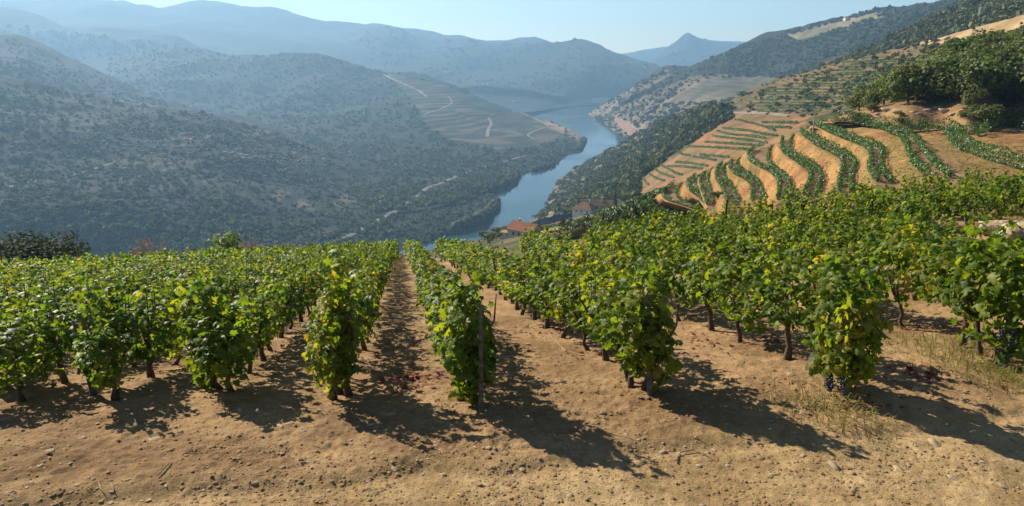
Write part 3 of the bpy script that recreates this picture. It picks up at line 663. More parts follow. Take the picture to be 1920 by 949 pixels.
def soil_mat():
    m, nt, b = new_mat('vineyard_soil')
    at = nd(nt, 'ShaderNodeAttribute', attribute_name='albedo'); g = nd(nt, 'ShaderNodeTexCoord')
    n = nd(nt, 'ShaderNodeTexNoise', inp={'Scale': 9.0, 'Detail': 9, 'Roughness': 0.7}); nt.links.new(g.outputs['Object'], n.inputs['Vector'])
    n2 = nd(nt, 'ShaderNodeTexNoise', inp={'Scale': 60.0, 'Detail': 5, 'Roughness': 0.7}); nt.links.new(g.outputs['Object'], n2.inputs['Vector'])
    vo = nd(nt, 'ShaderNodeTexVoronoi', inp={'Scale': 38.0, 'Randomness': 1.0}); nt.links.new(g.outputs['Object'], vo.inputs['Vector'])
    mr = nd(nt, 'ShaderNodeMapRange', inp={1: 0.3, 2: 0.7, 3: 0.72, 4: 1.25}); nt.links.new(n.outputs['Fac'], mr.inputs[0])
    mr2 = nd(nt, 'ShaderNodeMapRange', inp={1: 0.3, 2: 0.7, 3: 0.7, 4: 1.3}); nt.links.new(n2.outputs['Fac'], mr2.inputs[0])
    mu = nd(nt, 'ShaderNodeMath', operation='MULTIPLY'); nt.links.new(mr.outputs[0], mu.inputs[0]); nt.links.new(mr2.outputs[0], mu.inputs[1])
    mm = nd(nt, 'ShaderNodeMix', data_type='RGBA', blend_type='MULTIPLY', inp={0: 1.0}); nt.links.new(at.outputs['Color'], mm.inputs[6]); nt.links.new(mu.outputs[0], mm.inputs[7])
    # crumbs of paler and darker earth
    sp = ramp(nt, [(0.0, (0.09, 0.055, 0.026)), (0.45, (0.19, 0.12, 0.055)), (0.85, (0.25, 0.17, 0.085)), (1.0, (0.42, 0.33, 0.22))], vo.outputs['Color'])
    lt = nd(nt, 'ShaderNodeMath', operation='LESS_THAN', inp={1: 0.33}); nt.links.new(vo.outputs['Distance'], lt.inputs[0])
    m6 = nd(nt, 'ShaderNodeMath', operation='MULTIPLY', inp={1: 0.4}); nt.links.new(lt.outputs[0], m6.inputs[0])
    m7 = nd(nt, 'ShaderNodeMix', data_type='RGBA'); nt.links.new(m6.outputs[0], m7.inputs[0]); nt.links.new(mm.outputs[2], m7.inputs[6]); nt.links.new(sp, m7.inputs[7])
    nt.links.new(m7.outputs[2], b.inputs['Base Color'])
    b1 = nd(nt, 'ShaderNodeBump', inp={'Strength': 0.7, 'Distance': 0.03}); nt.links.new(n.outputs['Fac'], b1.inputs['Height'])
    b2 = nd(nt, 'ShaderNodeBump', inp={'Strength': 0.8, 'Distance': 0.01}); nt.links.new(n2.outputs['Fac'], b2.inputs['Height']); nt.links.new(b1.outputs[0], b2.inputs['Normal'])
    nt.links.new(b2.outputs[0], b.inputs['Normal']); b.inputs['Roughness'].default_value = 1.0; b.inputs['Specular IOR Level'].default_value = 0.1
    return m
obj('ground', make_mesh('ground', GVv, grid_faces(nR, nA)[:, ::-1], soil_mat(), True, gcol), kind='structure')
def gpt(u, v):
    """the point of the field or track seen at a pixel"""
    d = ray(u, v); t0 = 3.0
    ts = np.exp(np.linspace(math.log(3), math.log(150), 4000)); P_ = d[None] * ts[:, None] + [0, 0, CAMZ]
    below = P_[:, 2] < ground_z(P_[:, 0], P_[:, 1], True)
    i = int(np.argmax(below)) if below.any() else -1
    return P_[i]

# ------------------------------------------------------------------ leaf and foliage templates
def vine_leaf_template(seed):
    rs = np.random.default_rng(seed)
    half = np.array([(0, 0.0), (0.17, -0.17), (0.46, -0.06), (0.29, 0.17), (0.60, 0.46), (0.27, 0.52), (0.22, 0.84), (0, 1.02)])
    def z(x, y): return -0.42 * abs(x) + 0.10 * math.sin(2.6 * y) - 0.22 * max(y - 0.5, 0) ** 1.2 + rs.uniform(-0.05, 0.05)
    V = []; mid = [(0, 0.0), (0, 0.45), (0, 1.0)]
    V += [(0, 0, 0.0), (0, 0.45, 0.10), (0, 1.0, z(0, 1.0))]
    F4 = []
    idx = {}
    for sgn in (1, -1):
        o = len(V)
        for x, y in half[1:-1]:
            V.append((sgn * x * rs.uniform(0.9, 1.1), y * rs.uniform(0.94, 1.06), z(x, y)))
        a = list(range(o, o + 6))
        fs = [(0, a[0], a[1]), (0, a[1], 1), (1, a[1], a[2]), (1, a[2], a[3]), (1, a[3], a[4]), (1, a[4], a[5]), (1, a[5], 2)]
        F4 += fs if sgn == 1 else [f[::-1] for f in fs]
    V = np.array(V, float); V[:, 1] -= 0.02
    return V, [np.array(F4)]
LEAVES = [vine_leaf_template(k) for k in range(6)]
QV = np.array([(-0.5, 0.0, -0.12), (0, -0.05, 0.08), (0.5, 0.0, -0.12), (0.42, 0.62, -0.2), (0, 1.0, -0.06), (-0.42, 0.62, -0.2)])
QF = [np.array([(0, 1, 4, 5), (1, 2, 3, 4)])]          # a simpler folded blade for far vines
CV = np.array([(-0.5, -0.5, 0.0), (0.5, -0.5, 0.06), (0.5, 0.5, 0.0), (-0.5, 0.5, 0.1)]); CF = [np.array([(0, 1, 2, 3)])]   # a leaf clump

def foliage_points(n, half_len, half_w, z0, z1, ends=True, lump=0.7, rs=RNG):
    """leaf positions and outward directions on and inside a vine's hedge-shaped crown"""
    t = rs.uniform(-1, 1, n); ph = rs.uniform(0, 2 * math.pi, n); rad = np.sqrt(rs.uniform(0.25, 1.0, n))
    zc, zh = (z0 + z1) / 2, (z1 - z0) / 2
    sh = 1 + lump * fbm(t * 2.3 + rs.uniform(0, 50), ph * 0.9, rs.uniform(0, 9), oct=2)
    taper = np.sqrt(np.clip(1 - np.abs(t) ** 4, 0.1, 1))
    y = np.sin(ph) * half_w * rad * sh * taper
    z = zc + np.cos(ph) * zh * rad * sh * np.where(ends, taper, 1)
    x = t * half_len
    out = np.stack([t ** 5 * 0.6, np.sin(ph), np.cos(ph) * 0.8 + 0.25], 1)
    return np.stack([x, y, np.maximum(z, 0.12)], 1), out
def leaf_rots(out, rs=RNG, droop=0.9):
    n = len(out)
    nrm = out / np.linalg.norm(out, axis=1, keepdims=True) + rs.normal(size=(n, 3)) * 0.75 + [0, 0, 0.30]
    tip = out * 0.5 + rs.normal(size=(n, 3)) * 0.8 + [0, 0, -droop * 0.8]
    return rot_from(nrm, tip)
def shoots(n, half_len, z1, rs):
    """long canes that rise out of the crown or arch down over its side"""
    P_, O_ = [], []
    for _ in range(n):
        x = rs.uniform(-0.9, 0.9) * half_len; y0 = rs.uniform(-0.15, 0.15); L_ = rs.uniform(0.18, 0.5); dx, dy = rs.uniform(-0.4, 0.4), rs.uniform(-0.5, 0.5)
        k = int(L_ / 0.055)
        for j in range(k):
            f = j / k
            P_.append((x + dx * L_ * f, y0 + dy * L_ * f, z1 * 0.92 + L_ * (f - 0.55 * f * f * abs(dy) * 2))); O_.append((dx, dy + rs.uniform(-1, 1), rs.uniform(0, 1)))
    return np.array(P_).reshape(-1, 3), np.array(O_, float).reshape(-1, 3)
def vine_foliage(name, n, half_len, half_w, z0, z1, size, seed, nshoot=5):
    rs = np.random.default_rng(seed)
    P_, O_ = foliage_points(n, half_len, half_w, z0, z1, rs=rs)
    if nshoot:
        a, b = shoots(nshoot, half_len, z1, rs); P_ = np.concatenate([P_, a]); O_ = np.concatenate([O_, b])
    Rm = leaf_rots(O_, rs); sc = size * rs.uniform(0.6, 1.2, len(P_))
    Vs, Fs, o = [], [], 0
    k = rs.integers(0, len(LEAVES), len(P_))
    for i, (tv, tf) in enumerate(LEAVES):
        m = k == i
        V, F = stamp(tv, tf, P_[m], Rm[m], sc[m]); Vs.append(V); Fs += [f + o for f in F]; o += len(V)
    return make_mesh(name, np.concatenate(Vs), Fs, M['vine_leaf'])
def trunk_mesh(name, seed, h=0.55, r=0.034, arms=3, lean=0.1):
    rs = random.Random(seed); mb = MB(); random.seed(seed)
    lx, ly = rs.uniform(-lean, lean), rs.uniform(-lean, lean)
    p = [(0, 0, -0.12), (0.01, 0, 0.02)]
    for j in range(1, 5):
        f = j / 4; p.append((lx * f + rs.uniform(-.025, .025), ly * f + rs.uniform(-.025, .025), h * f))
    mb.tube(p, [r * 1.5, r * 1.35, r * 1.0, r * 0.95, r * 0.95, r * 1.15], 7, 0.22)
    for a in range(arms):
        t = rs.uniform(0, 6.28); c, s = math.cos(t), math.sin(t) * 0.45; q = p[-1]; L_ = rs.uniform(0.14, 0.3)
        mb.tube([(q[0], q[1], q[2] - 0.04), (q[0] + c * L_ * .5, q[1] + s * L_ * .5, q[2] + 0.06), (q[0] + c * L_, q[1] + s * L_, q[2] + rs.uniform(.15, .35)), (q[0] + c * L_ * 1.1, q[1] + s * L_ * 1.2, q[2] + rs.uniform(.4, .6))], [r * .75, r * .55, r * .3, r * .14], 5, 0.15)
    return mb.mesh(name, M['bark'], True)
random.seed(11)
FOL = [vine_foliage('foliage', 440, 0.57, 0.26, 0.36, 1.10, 0.088, 100 + k, 9) for k in range(10)]
TRK = [trunk_mesh('trunk', 200 + k, random.Random(k).uniform(0.4, 0.6), random.Random(k).uniform(0.024, 0.036)) for k in range(7)]

# ------------------------------------------------------------------ vines of the field
ORD = ['', 'first', 'second', 'third', 'fourth', 'fifth', 'sixth', 'seventh', 'eighth', 'ninth', 'tenth', 'eleventh', 'twelfth', 'thirteenth', 'fourteenth', 'fifteenth', 'sixteenth', 'seventeenth', 'eighteenth', 'nineteenth', 'twentieth']
def ordn(k):
    if k <= 20: return ORD[k]
    tens = {2: 'twenty', 3: 'thirty', 4: 'forty', 5: 'fifty', 6: 'sixty'}[k // 10]
    return tens + '-' + ORD[k % 10] if k % 10 else {20: 'twentieth', 30: 'thirtieth', 40: 'fortieth', 50: 'fiftieth', 60: 'sixtieth'}[k]
left_b = [-0.67, -2.01, -3.10, -4.15]; right_b = [0.64, 2.35, 4.41, 6.57]
left_start = [6.73, 7.15, 7.31, 7.6]; right_start = [6.38, 6.46, 6.08, 6.61]
while left_b[-1] > -34: left_b.append(left_b[-1] - 1.22); left_start.append(7.6)
while right_b[-1] < 22: right_b.append(right_b[-1] + 1.75); right_start.append(6.8)
VINES = []                                     # (dist, row side, row no, order in row, a, b, x, y, z)
for side, bs, st in (('valley', left_b, left_start), ('terrace', right_b, right_start)):
    for i, (b0, a0) in enumerate(zip(bs, st)):
        a = a0 + (1.25 if (side == 'terrace' and i == 2) else 0.55 if i < 4 else 0.0); k = 0; seen = 0
        while True:
            bb = b0 + 0.07 * math.sin(a * 0.7 + i * 2) + random.uniform(-.05, .05)
            ac = float(np.interp(bb, [-60, -19, -10, 0, 2.2, 4.4, 7, 10.5, 13, 18, 40], [36, 40, 52, 64, 42, 22.5, 20.5, 18.5, 17, 17, 16])) + 2.6
            if a > ac: break
            x, y = xy(a, bb); z = float(ground_z(x, y)); u, v, _ = project((x, y, z + 0.8))
            k += 1
            if -70 < u < 1990 and v < 1000 and not (math.hypot(x - MOUND[0], y - MOUND[1]) < 1.5) and not (side == 'terrace' and i >= 4 and v > 640) and not (1845 < u and 375 < v < 470):
                seen += 1
                VINES.append((math.hypot(x, y), side, i + 1, k if i < 4 else seen, i < 4, a, bb, x, y, z))
            step = random.uniform(0.95, 1.12) * (1.0 if a < 30 else 1.1)
            a += step
VINES.sort()
print('vines', len(VINES))
ROWANG = math.atan2(EA[1], EA[0])
rs = random.Random(5)
HERO_N = 285
far_list = VINES[HERO_N:]
for d, side, row, k, tracked, a, b, x, y, z in VINES[:HERO_N]:
    sd_ = 'valley' if side == 'valley' else 'terraced-hill'
    if tracked: lab = f"{ordn(k + 1)} vine from the track in the {ordn(row)} row on {sd_} side of bare aisle"
    else: lab = f"{ordn(k)} vine in view along the {ordn(row)} row on {sd_} side of bare aisle"
    r = thing('grapevine', (x, y, z), lab, 'vine', 'grapevines planted in rows on the field', ROWANG + rs.uniform(-.12, .12) + rs.choice((0, math.pi)))
    big = 1.0 if side == 'valley' else 1.12
    f = obj('foliage', rs.choice(FOL), r); s_ = rs.uniform(0.88, 1.12) * big
    rowf = {('terrace', 1): .84, ('terrace', 2): .93, ('valley', 1): .97}.get((side, row), 0.88 if side == 'valley' else 1.04)
    f.scale = (rs.uniform(0.92, 1.12), s_ * rs.uniform(0.9, 1.05), rowf * rs.uniform(0.86, 1.06))
    if tracked and row == 1: f.scale.y *= 0.82
    t = obj('trunk', rs.choice(TRK), r); t.rotation_euler[2] = rs.uniform(0, 6.28)
# beyond those: the rest of the field in one mesh
Vs, Fs, o = [], [], 0
TVs, TFs, to = [], [], 0
for d, side, row, k, tracked, a, b, x, y, z in far_list:
    n = int(np.interp(d, [15, 30, 60], [220, 150, 90])); size = float(np.interp(d, [15, 30, 60], [0.11, 0.13, 0.165]))
    P_, O_ = foliage_points(n, 0.66, 0.34, 0.34, RNG.uniform(0.95, 1.15) * (0.93 if side == 'valley' else 1.06), lump=0.5)
    a_, b_ = shoots(2, 0.6, 1.0, RNG); P_ = np.concatenate([P_, a_]); O_ = np.concatenate([O_, b_])
    Rm = leaf_rots(O_); c, s = math.cos(ROWANG), math.sin(ROWANG); Z = np.array([[c, -s, 0], [s, c, 0], [0, 0, 1]])
    V, F = stamp(QV, QF, P_ @ Z.T + [x, y, z], Z[None] @ Rm, size * RNG.uniform(0.65, 1.2, len(P_)))
    Vs.append(V); Fs += [f + o for f in F]; o += len(V)
    m = rs.choice(TRK)
    if d < 40:
        mb = MB().tube([(x, y, z - .1), (x + rs.uniform(-.05, .05), y, z + .3), (x + rs.uniform(-.1, .1), y + rs.uniform(-.1, .1), z + .62)], [.045, .032, .03], 5, .2)
        vv = np.array(mb.V); ff = [[i for i in q] for q in mb.F if len(q) == 4]
        TVs.append(vv); TFs.append(np.array(ff) + to); to += len(vv)
fv = obj('vine_field', make_mesh('vine_field', np.concatenate(Vs), Fs, M['vine_leaf']), label='dense mass of vines covering the field down to its far edge', cat='vines', kind='stuff')
if TVs: obj('trunk', make_mesh('trunk', np.concatenate(TVs), TFs, M['bark'], True), fv, kind='stuff')

# the vines that end the rows at the track: their outer leaves are single leaves
LEAF_ME = [make_mesh('leaf', tv, list(tf), M['vine_leaf']) for tv, tf in LEAVES]
GV, GF = ico(1)
def grape_mesh(seed):
    r_ = np.random.default_rng(seed); n = 34
    t = r_.uniform(0, 1, n); rad = 0.036 * np.sqrt(1 - t * 0.8); ph = r_.uniform(0, 6.28, n)
    P_ = np.stack([np.cos(ph) * rad, np.sin(ph) * rad, -t * 0.13], 1)
    V, F = stamp(GV, [GF], P_, rotz(n), np.full(n, 0.0125)); return make_mesh('grape_bunch', V, F, M['grape'], True)
GRAPES = [grape_mesh(k) for k in range(3)]
def end_vine(u, v, label, hw, hl, z0, z1, n, size, nleaf, seed, lean=0.0, bunches=0, h_tr=0.5):
    p = gpt(u, v); rs_ = np.random.default_rng(seed)
    p = p + np.array([EA[0], EA[1], 0]) * 0.28; p[2] = float(ground_z(p[0], p[1])); hw *= 0.85
    r = thing('grapevine', p, label, 'vine', 'grapevines planted in rows on the field', ROWANG - math.pi)   # local +x looks to the track
    obj('foliage', vine_foliage('foliage', n, hl, hw, z0, z1, size, seed, 4), r)
    for j in range(2):
        t = obj('trunk', TRK[(seed + j) % len(TRK)], r, (0.05 - 0.16 * j, 0.05 * (1 - 2 * j), 0)); t.scale = (1, 1, h_tr / 0.5); t.rotation_euler = (0, lean, seed + 2 * j)
    P_, O_ = foliage_points(nleaf * 3, hl * 1.05, hw * 1.12, z0 - 0.05, z1 + 0.04, rs=rs_)
    keep = np.argsort(-(P_[:, 0] + 0.4 * np.abs(P_[:, 1]) + 0.25 * P_[:, 2]))[:nleaf]
    Rm = leaf_rots(O_[keep] + [0.5, 0, 0], rs_)
    for q, m in zip(P_[keep], Rm):
        o_ = obj('leaf', LEAF_ME[rs_.integers(6)], r); s_ = size * rs_.uniform(0.75, 1.25)
        o_.matrix_local = Matrix.Translation(Vector(q)) @ Matrix(m.tolist()).to_4x4() @ Matrix.Diagonal((s_, s_, s_, 1))
    for j in range(bunches):
        o_ = obj('grape_bunch', GRAPES[j % 3], r, (hl * rs_.uniform(0.3, 1.0), hw * rs_.uniform(-1.1, 1.1), z0 + rs_.uniform(0.0, 0.25)))
    return p
end_vine(190, 738, 'vine with twin blackened trunks ending the third row on the valley side', 0.27, 0.32, 0.36, 1.12, 350, .098, 80, 31, h_tr=.6)
end_vine(392, 738, 'bushy dark vine ending the second row beside a leaning black stake', 0.26, 0.32, 0.2, 1.18, 370, .098, 92, 32)
end_vine(640, 755, 'tall shaggy dark vine ending the row just valley-side of the bare aisle', 0.25, 0.34, 0.12, 1.28, 455, .094, 114, 33)
end_vine(882, 772, 'slender vine beside a thin grey stake ending the row across the bare aisle', 0.22, 0.34, 0.14, 1.12, 387, .094, 109, 34)
end_vine(1215, 745, 'drooping vine wrapped round a tall grey stake beyond the bare aisle', 0.29, 0.3, 0.08, 1.14, 472, .098, 114, 35)
end_vine(1603, 752, 'large dark vine reaching the ground beside a slanting grey plank stake', 0.26, 0.3, 0.06, 1.12, 540, .1, 126, 36, bunches=2)
end_vine(1895, 690, 'broad vine hung with black grape bunches beside a leaning plank stake', 0.42, 0.55, 0.36, 1.32, 556, .105, 114, 37, bunches=4)
end_vine(10, 735, 'vine at the picture edge ending the fourth row on the valley side', 0.27, 0.32, 0.28, 1.0, 405, .098, 69, 38)

# stakes
def stake(p, top, w, d, label):
    """a split wooden stake from the ground at p to the point top"""
    p = Vector(p); top = Vector(top); ax = (top - p); L_ = ax.length; mb = MB()
    n = 6; V = []
    for j in range(n + 1):
        f = j / n; s_ = 1 - 0.12 * f
        if j == n: s_ *= 0.72
        for cx, cy in ((-1, -1), (0.1, -1.1), (1, -0.9), (1.05, 0.9), (0, 1.05), (-1, 1)):
            V.append((cx * w / 2 * s_ * rs.uniform(.9, 1.08), cy * d / 2 * s_ * rs.uniform(.9, 1.08), -0.25 + (L_ + 0.25) * f + (rs.uniform(-.02, .02) if j == n else 0)))
    F = [[j * 6 + k, j * 6 + (k + 1) % 6, (j + 1) * 6 + (k + 1) % 6, (j + 1) * 6 + k] for j in range(n) for k in range(6)]
    F += [list(range(n * 6, n * 6 + 6)), [5, 4, 3, 2, 1, 0]]
    mb.add(V, F)
    o_ = mb.build('vine_stake', M['stake_wood'], loc=p, label=label, cat='stake', group='wooden stakes at the vine rows')
    o_.rotation_euler = ax.to_track_quat('Z', 'Y').to_euler()
    return o_
def stake_px(ub, vb, ut, vt, w, d, label, push=0.0):
    p = gpt(ub, vb)
    if vb > 600: p = p - np.array([0, 0.16 if 'plank' in label else 0.08, 0])
    rt = ray(ut, vt); r0 = math.hypot(p[0], p[1]) + push
    top = at_r(ut, vt, r0)
    return stake(p, top, w, d, label)
stake_px(903, 768, 901, 572, .042, .04, 'thin upright grey stake on the row end just across the bare aisle', 0.05)
stake_px(1216, 735, 1211, 537, .075, .055, 'tall upright grey stake inside the drooping vine beyond the bare aisle')
stake_px(1508, 690, 1545, 622, .13, .05, 'broad slanting grey plank stake beside the large dark end vine', 0.1)
stake_px(1858, 676, 1900, 605, .12, .05, 'leaning grey plank stake under the vine hung with grapes', 0.1)
stake_px(632, 745, 622, 578, .06, .05, 'dark upright stake hidden in the tall shaggy end vine')
stake_px(388, 725, 362, 578, .075, .06, 'black leaning stake in the bushy end vine of the second row')
stake_px(185, 738, 140, 605, .09, .07, 'thick black leaning stake beside the twin trunks of the third row')
stake_px(1580, 735, 1586, 575, .09, .06, 'blackened stake buried in the large dark end vine')
far_st = [(18, 600, 8, 545, 'black stake standing among vines at the valley edge of the picture'), (1549, 520, 1552, 442, 'slim dark stake rising mid-field below the curved terraces'),
          (1694, 432, 1699, 350, 'dark stake with a split top near the brow of the field, first of the pair'), (1760, 405, 1766, 350, 'dark stake with a split top near the brow of the field, second of the pair'),
          (1803, 410, 1836, 345, 'long dark stake leaning toward the rocky mound'), (1598, 440, 1601, 385, 'short dark stake mid-field left of the paired stakes'),
          (1905, 395, 1900, 328, 'broad dark stake beside the rocky mound'), (1352, 478, 1364, 373, 'single dark stake standing out against the lower terraces'), (1900, 560, 1890, 490, 'dark stake in the vines below the rocky mound')]
for ub, vb, ut, vt, lab in far_st: stake_px(ub, vb, ut, vt, .09 if ub > 1500 else .07, .06, lab)

# ------------------------------------------------------------------ vine rows on the terraces
def hedge(name, C, label, cat, group, width=0.42, h0=0.08, h1=0.92, dens=60, size=0.16, mat='row_leaf'):
    C = np.asarray(C); s = np.concatenate([[0], np.cumsum(np.linalg.norm(np.diff(C, axis=0), axis=1))]); L_ = s[-1]
    n = int(L_ * dens); t = RNG.uniform(0, L_, n)
    gap = fbm(t / 1.1, t * 0 + RNG.uniform(0, 99), oct=2)
    ok = gap > -1.3; t = t[ok]; gap = gap[ok]; n = len(t)
    Pm = np.stack([np.interp(t, s, C[:, k]) for k in range(3)], 1)
    tg = np.stack([np.interp(t, s, np.gradient(C[:, k], s)) for k in range(2)], 1); tg /= np.maximum(np.linalg.norm(tg, axis=1, keepdims=True), 1e-6)
    nr = np.stack([tg[:, 1], -tg[:, 0]], 1)
    ph = RNG.uniform(0, 6.283, n); rad = np.sqrt(RNG.uniform(0.3, 1, n)) * (1 + 0.5 * gap)
    zc = (h0 + h1) / 2 + 0.1 * gap
    off = np.sin(ph) * rad * width; zz = zc + np.cos(ph) * rad * (h1 - h0) / 2
    P_ = Pm + np.stack([nr[:, 0] * off, nr[:, 1] * off, zz], 1)
    out = np.stack([nr[:, 0] * np.sin(ph), nr[:, 1] * np.sin(ph), np.cos(ph) * .9 + .2], 1)
    V, F = stamp(QV, QF, P_, leaf_rots(out), size * RNG.uniform(.7, 1.3, n))
    o_ = obj(name, make_mesh(name, V, F, M[mat]), label=label, cat=cat, group=group)
    return o_
names_ = {'A': 'topmost', 'B': 'second', 'C': 'third', 'D': 'fourth', 'E': 'fifth', 'F': 'sixth', 'G': 'seventh', 'H': 'eighth', 'I': 'ninth', 'J': 'tenth', 'K': 'eleventh', 'L': 'twelfth', 'M': 'thirteenth and lowest'}
for nm, C in HEDGE:
    k, s_ = nm.split()
    lab = f"{'uphill' if s_ == 'inner' else 'downhill'} vine row on the {names_[k]} curved terrace counted from the rocky bank"
    if k == 'A': lab = 'single vine row curving along the foot of the rocky bank'
    hedge('vine_row', arc_resample(C, 120), lab, 'vine row', 'vine rows along the curved terraces', width=0.21 if k not in 'AB' else .36, h1=0.92 if k != 'A' else 1.5)
# rows on the russet slope beyond
def z2(pts): return [(1180 + x * .2528, 180 + y * .2528) for x, y in pts]
RUS = [[(780, 175), (880, 200), (960, 220), (1080, 262)], [(690, 240), (800, 255), (900, 265), (1000, 290), (1100, 300)], [(650, 265), (760, 290), (880, 300), (1010, 320)],
       [(620, 300), (720, 315), (850, 330), (1020, 355)], [(560, 345), (700, 355), (850, 365), (1000, 378)], [(380, 380), (480, 380), (600, 385), (750, 395), (900, 405)], [(350, 400), (390, 435), (450, 445)],
       [(470, 455), (560, 468), (640, 482)], [(520, 440), (640, 452), (740, 460)], [(340, 495), (450, 505), (580, 525)], [(230, 515), (290, 545), (340, 575), (390, 590)], [(280, 525), (400, 530), (540, 545)],
       [(180, 535), (230, 575), (330, 610)], [(135, 570), (190, 610), (260, 635)], [(95, 600), (120, 640), (145, 665)], [(980, 200), (1100, 203), (1250, 205)], [(1000, 235), (1100, 238), (1200, 242)]]
def px_on(names, pts, n=60):
    f = resample(np.array(pts, float), n); out = [hit(names, u, v) for u, v in f]
    out = [np.array(tuple(o_)) for o_ in out if o_ is not None]
    if not out: return np.zeros((0, 3))
    runs = [[out[0]]]                                   # keep the longest unbroken stretch
    for q in out[1:]:
        if np.linalg.norm(q - runs[-1][-1]) > 0.06 * math.hypot(q[0], q[1]): runs.append([])
        runs[-1].append(q)
    return np.array(max(runs, key=len))
cnt = 0
for i, pts in enumerate(RUS):
    C = px_on(['hillside_right_bank'], z2(pts))
    if len(C) > 8:
        hedge('vine_row', C, f"{ordn(i + 1)} thin vine row from the top of the distant russet slope", 'vine row', 'vine rows on the russet slope', width=0.35, h0=0, h1=1.1, dens=30, size=0.42)
# rows around the farmhouses
LOW = [[(1190, 384), (1225, 386), (1262, 396), (1295, 404)], [(1165, 390), (1200, 392), (1240, 401), (1275, 409)], [(1010, 428), (1070, 412), (1130, 402), (1190, 388)], [(1030, 430), (1090, 416), (1150, 404), (1215, 386)], [(1040, 436), (1100, 423), (1160, 410), (1220, 396)], [(975, 442), (1010, 433), (1040, 424), (1075, 420)], [(1110, 428), (1170, 412), (1230, 397)], [(1180, 384), (1200, 378), (1225, 368), (1250, 358)]]
for i, pts in enumerate(LOW):
    C = px_on(['hillside_below_field', 'terraced_hillside'], pts)
    if len(C) > 8: hedge('vine_row', C, f"{ordn(i + 1)} vine row back on the green slope in front of the farmhouses", 'vine row', 'vine rows below the field', width=0.4, h0=0, h1=1.1, dens=40, size=0.28)
# scrubby rows of the hillside above
Cs_ = []
for j in range(23):
    v0 = 100 + j * 5.2 + RNG.uniform(-1, 1)
    for seg in range(5):
        u0 = 1350 + seg * 76 + RNG.uniform(-20, 20); u1 = u0 + RNG.uniform(50, 90)
        pts = [(u0 + (u1 - u0) * f, v0 + 6 - 0.02 * (u0 + (u1 - u0) * f - 1500) + 2.0 * math.sin((u0 + 40 * f) / 40)) for f in (0, .5, 1)]
        if not all(in_poly(np.array([p[0]]), np.array([p[1]]), [(1375, 192), (1440, 160), (1560, 121), (1660, 101), (1740, 84), (1720, 150), (1600, 205), (1520, 213), (1390, 212)])[0] for p in pts): continue
        C = px_on(['hillside_right_bank'], pts, 16)
        if len(C) > 6: Cs_.append(C)
Vs, Fs, o = [], [], 0
for C in Cs_:
    s = np.concatenate([[0], np.cumsum(np.linalg.norm(np.diff(C, axis=0), axis=1))]); n = int(s[-1] * 5.5); t = RNG.uniform(0, s[-1], n)
    P_ = np.stack([np.interp(t, s, C[:, k]) for k in range(3)], 1) + RNG.normal(size=(n, 3)) * [.16, .16, .2] + [0, 0, .6]
    V, F = stamp(QV, QF, P_, leaf_rots(rand_dir(n) + [0, 0, .6]), RNG.uniform(.35, .65, n)); Vs.append(V); Fs += [f + o for f in F]; o += len(V)
obj('hillside_vines', make_mesh('hillside_vines', np.concatenate(Vs), Fs, M['row_leaf']), label='faint broken vine rows banding the scrubby hillside above the russet slope', cat='vines', kind='stuff')

# ------------------------------------------------------------------ scrub and woods of the slopes
BV, BF = ico(2)
def blob(seed, amp=0.5, flat=0.8):
    n = fbm(BV[:, 0] * 1.6 + seed * 7.1, BV[:, 1] * 1.6, BV[:, 2] * 1.6 + seed, oct=3)
    V = BV * (1 + amp * n)[:, None]; V[:, 2] = np.where(V[:, 2] < -0.3, -0.3 + 0.3 * (V[:, 2] + 0.3), V[:, 2]) * flat + 0.28
    return V, [BF]
BLOBS = [blob(k) for k in range(5)]
BV, BF = ico(1)
BLOBS_S = [blob(k, .4) for k in range(5)]
def tuft(seed, n=30, size=0.5):
    """a bush of leaf clumps"""
    r_ = np.random.default_rng(seed); d = r_.normal(size=(n, 3)); d /= np.linalg.norm(d, axis=1, keepdims=True); d[:, 2] = np.abs(d[:, 2]) * 1.0 - 0.25
    rad = r_.uniform(0.55, 1.0, n) * (1 + 0.3 * fbm(d[:, 0] * 2 + seed, d[:, 1] * 2, d[:, 2] * 2, oct=2))
    P_ = d * rad[:, None] * [1, 1, 0.85] + [0, 0, 0.35]
    V, F = stamp(CV, CF, P_, rot_from(d + r_.normal(size=(n, 3)) * 0.5, r_.normal(size=(n, 3))), size * r_.uniform(.6, 1.2, n))
    return V, F
TUFTS = [tuft(k) for k in range(5)]
TUFTS_S = [tuft(20 + k, 13, .85) for k in range(6)]
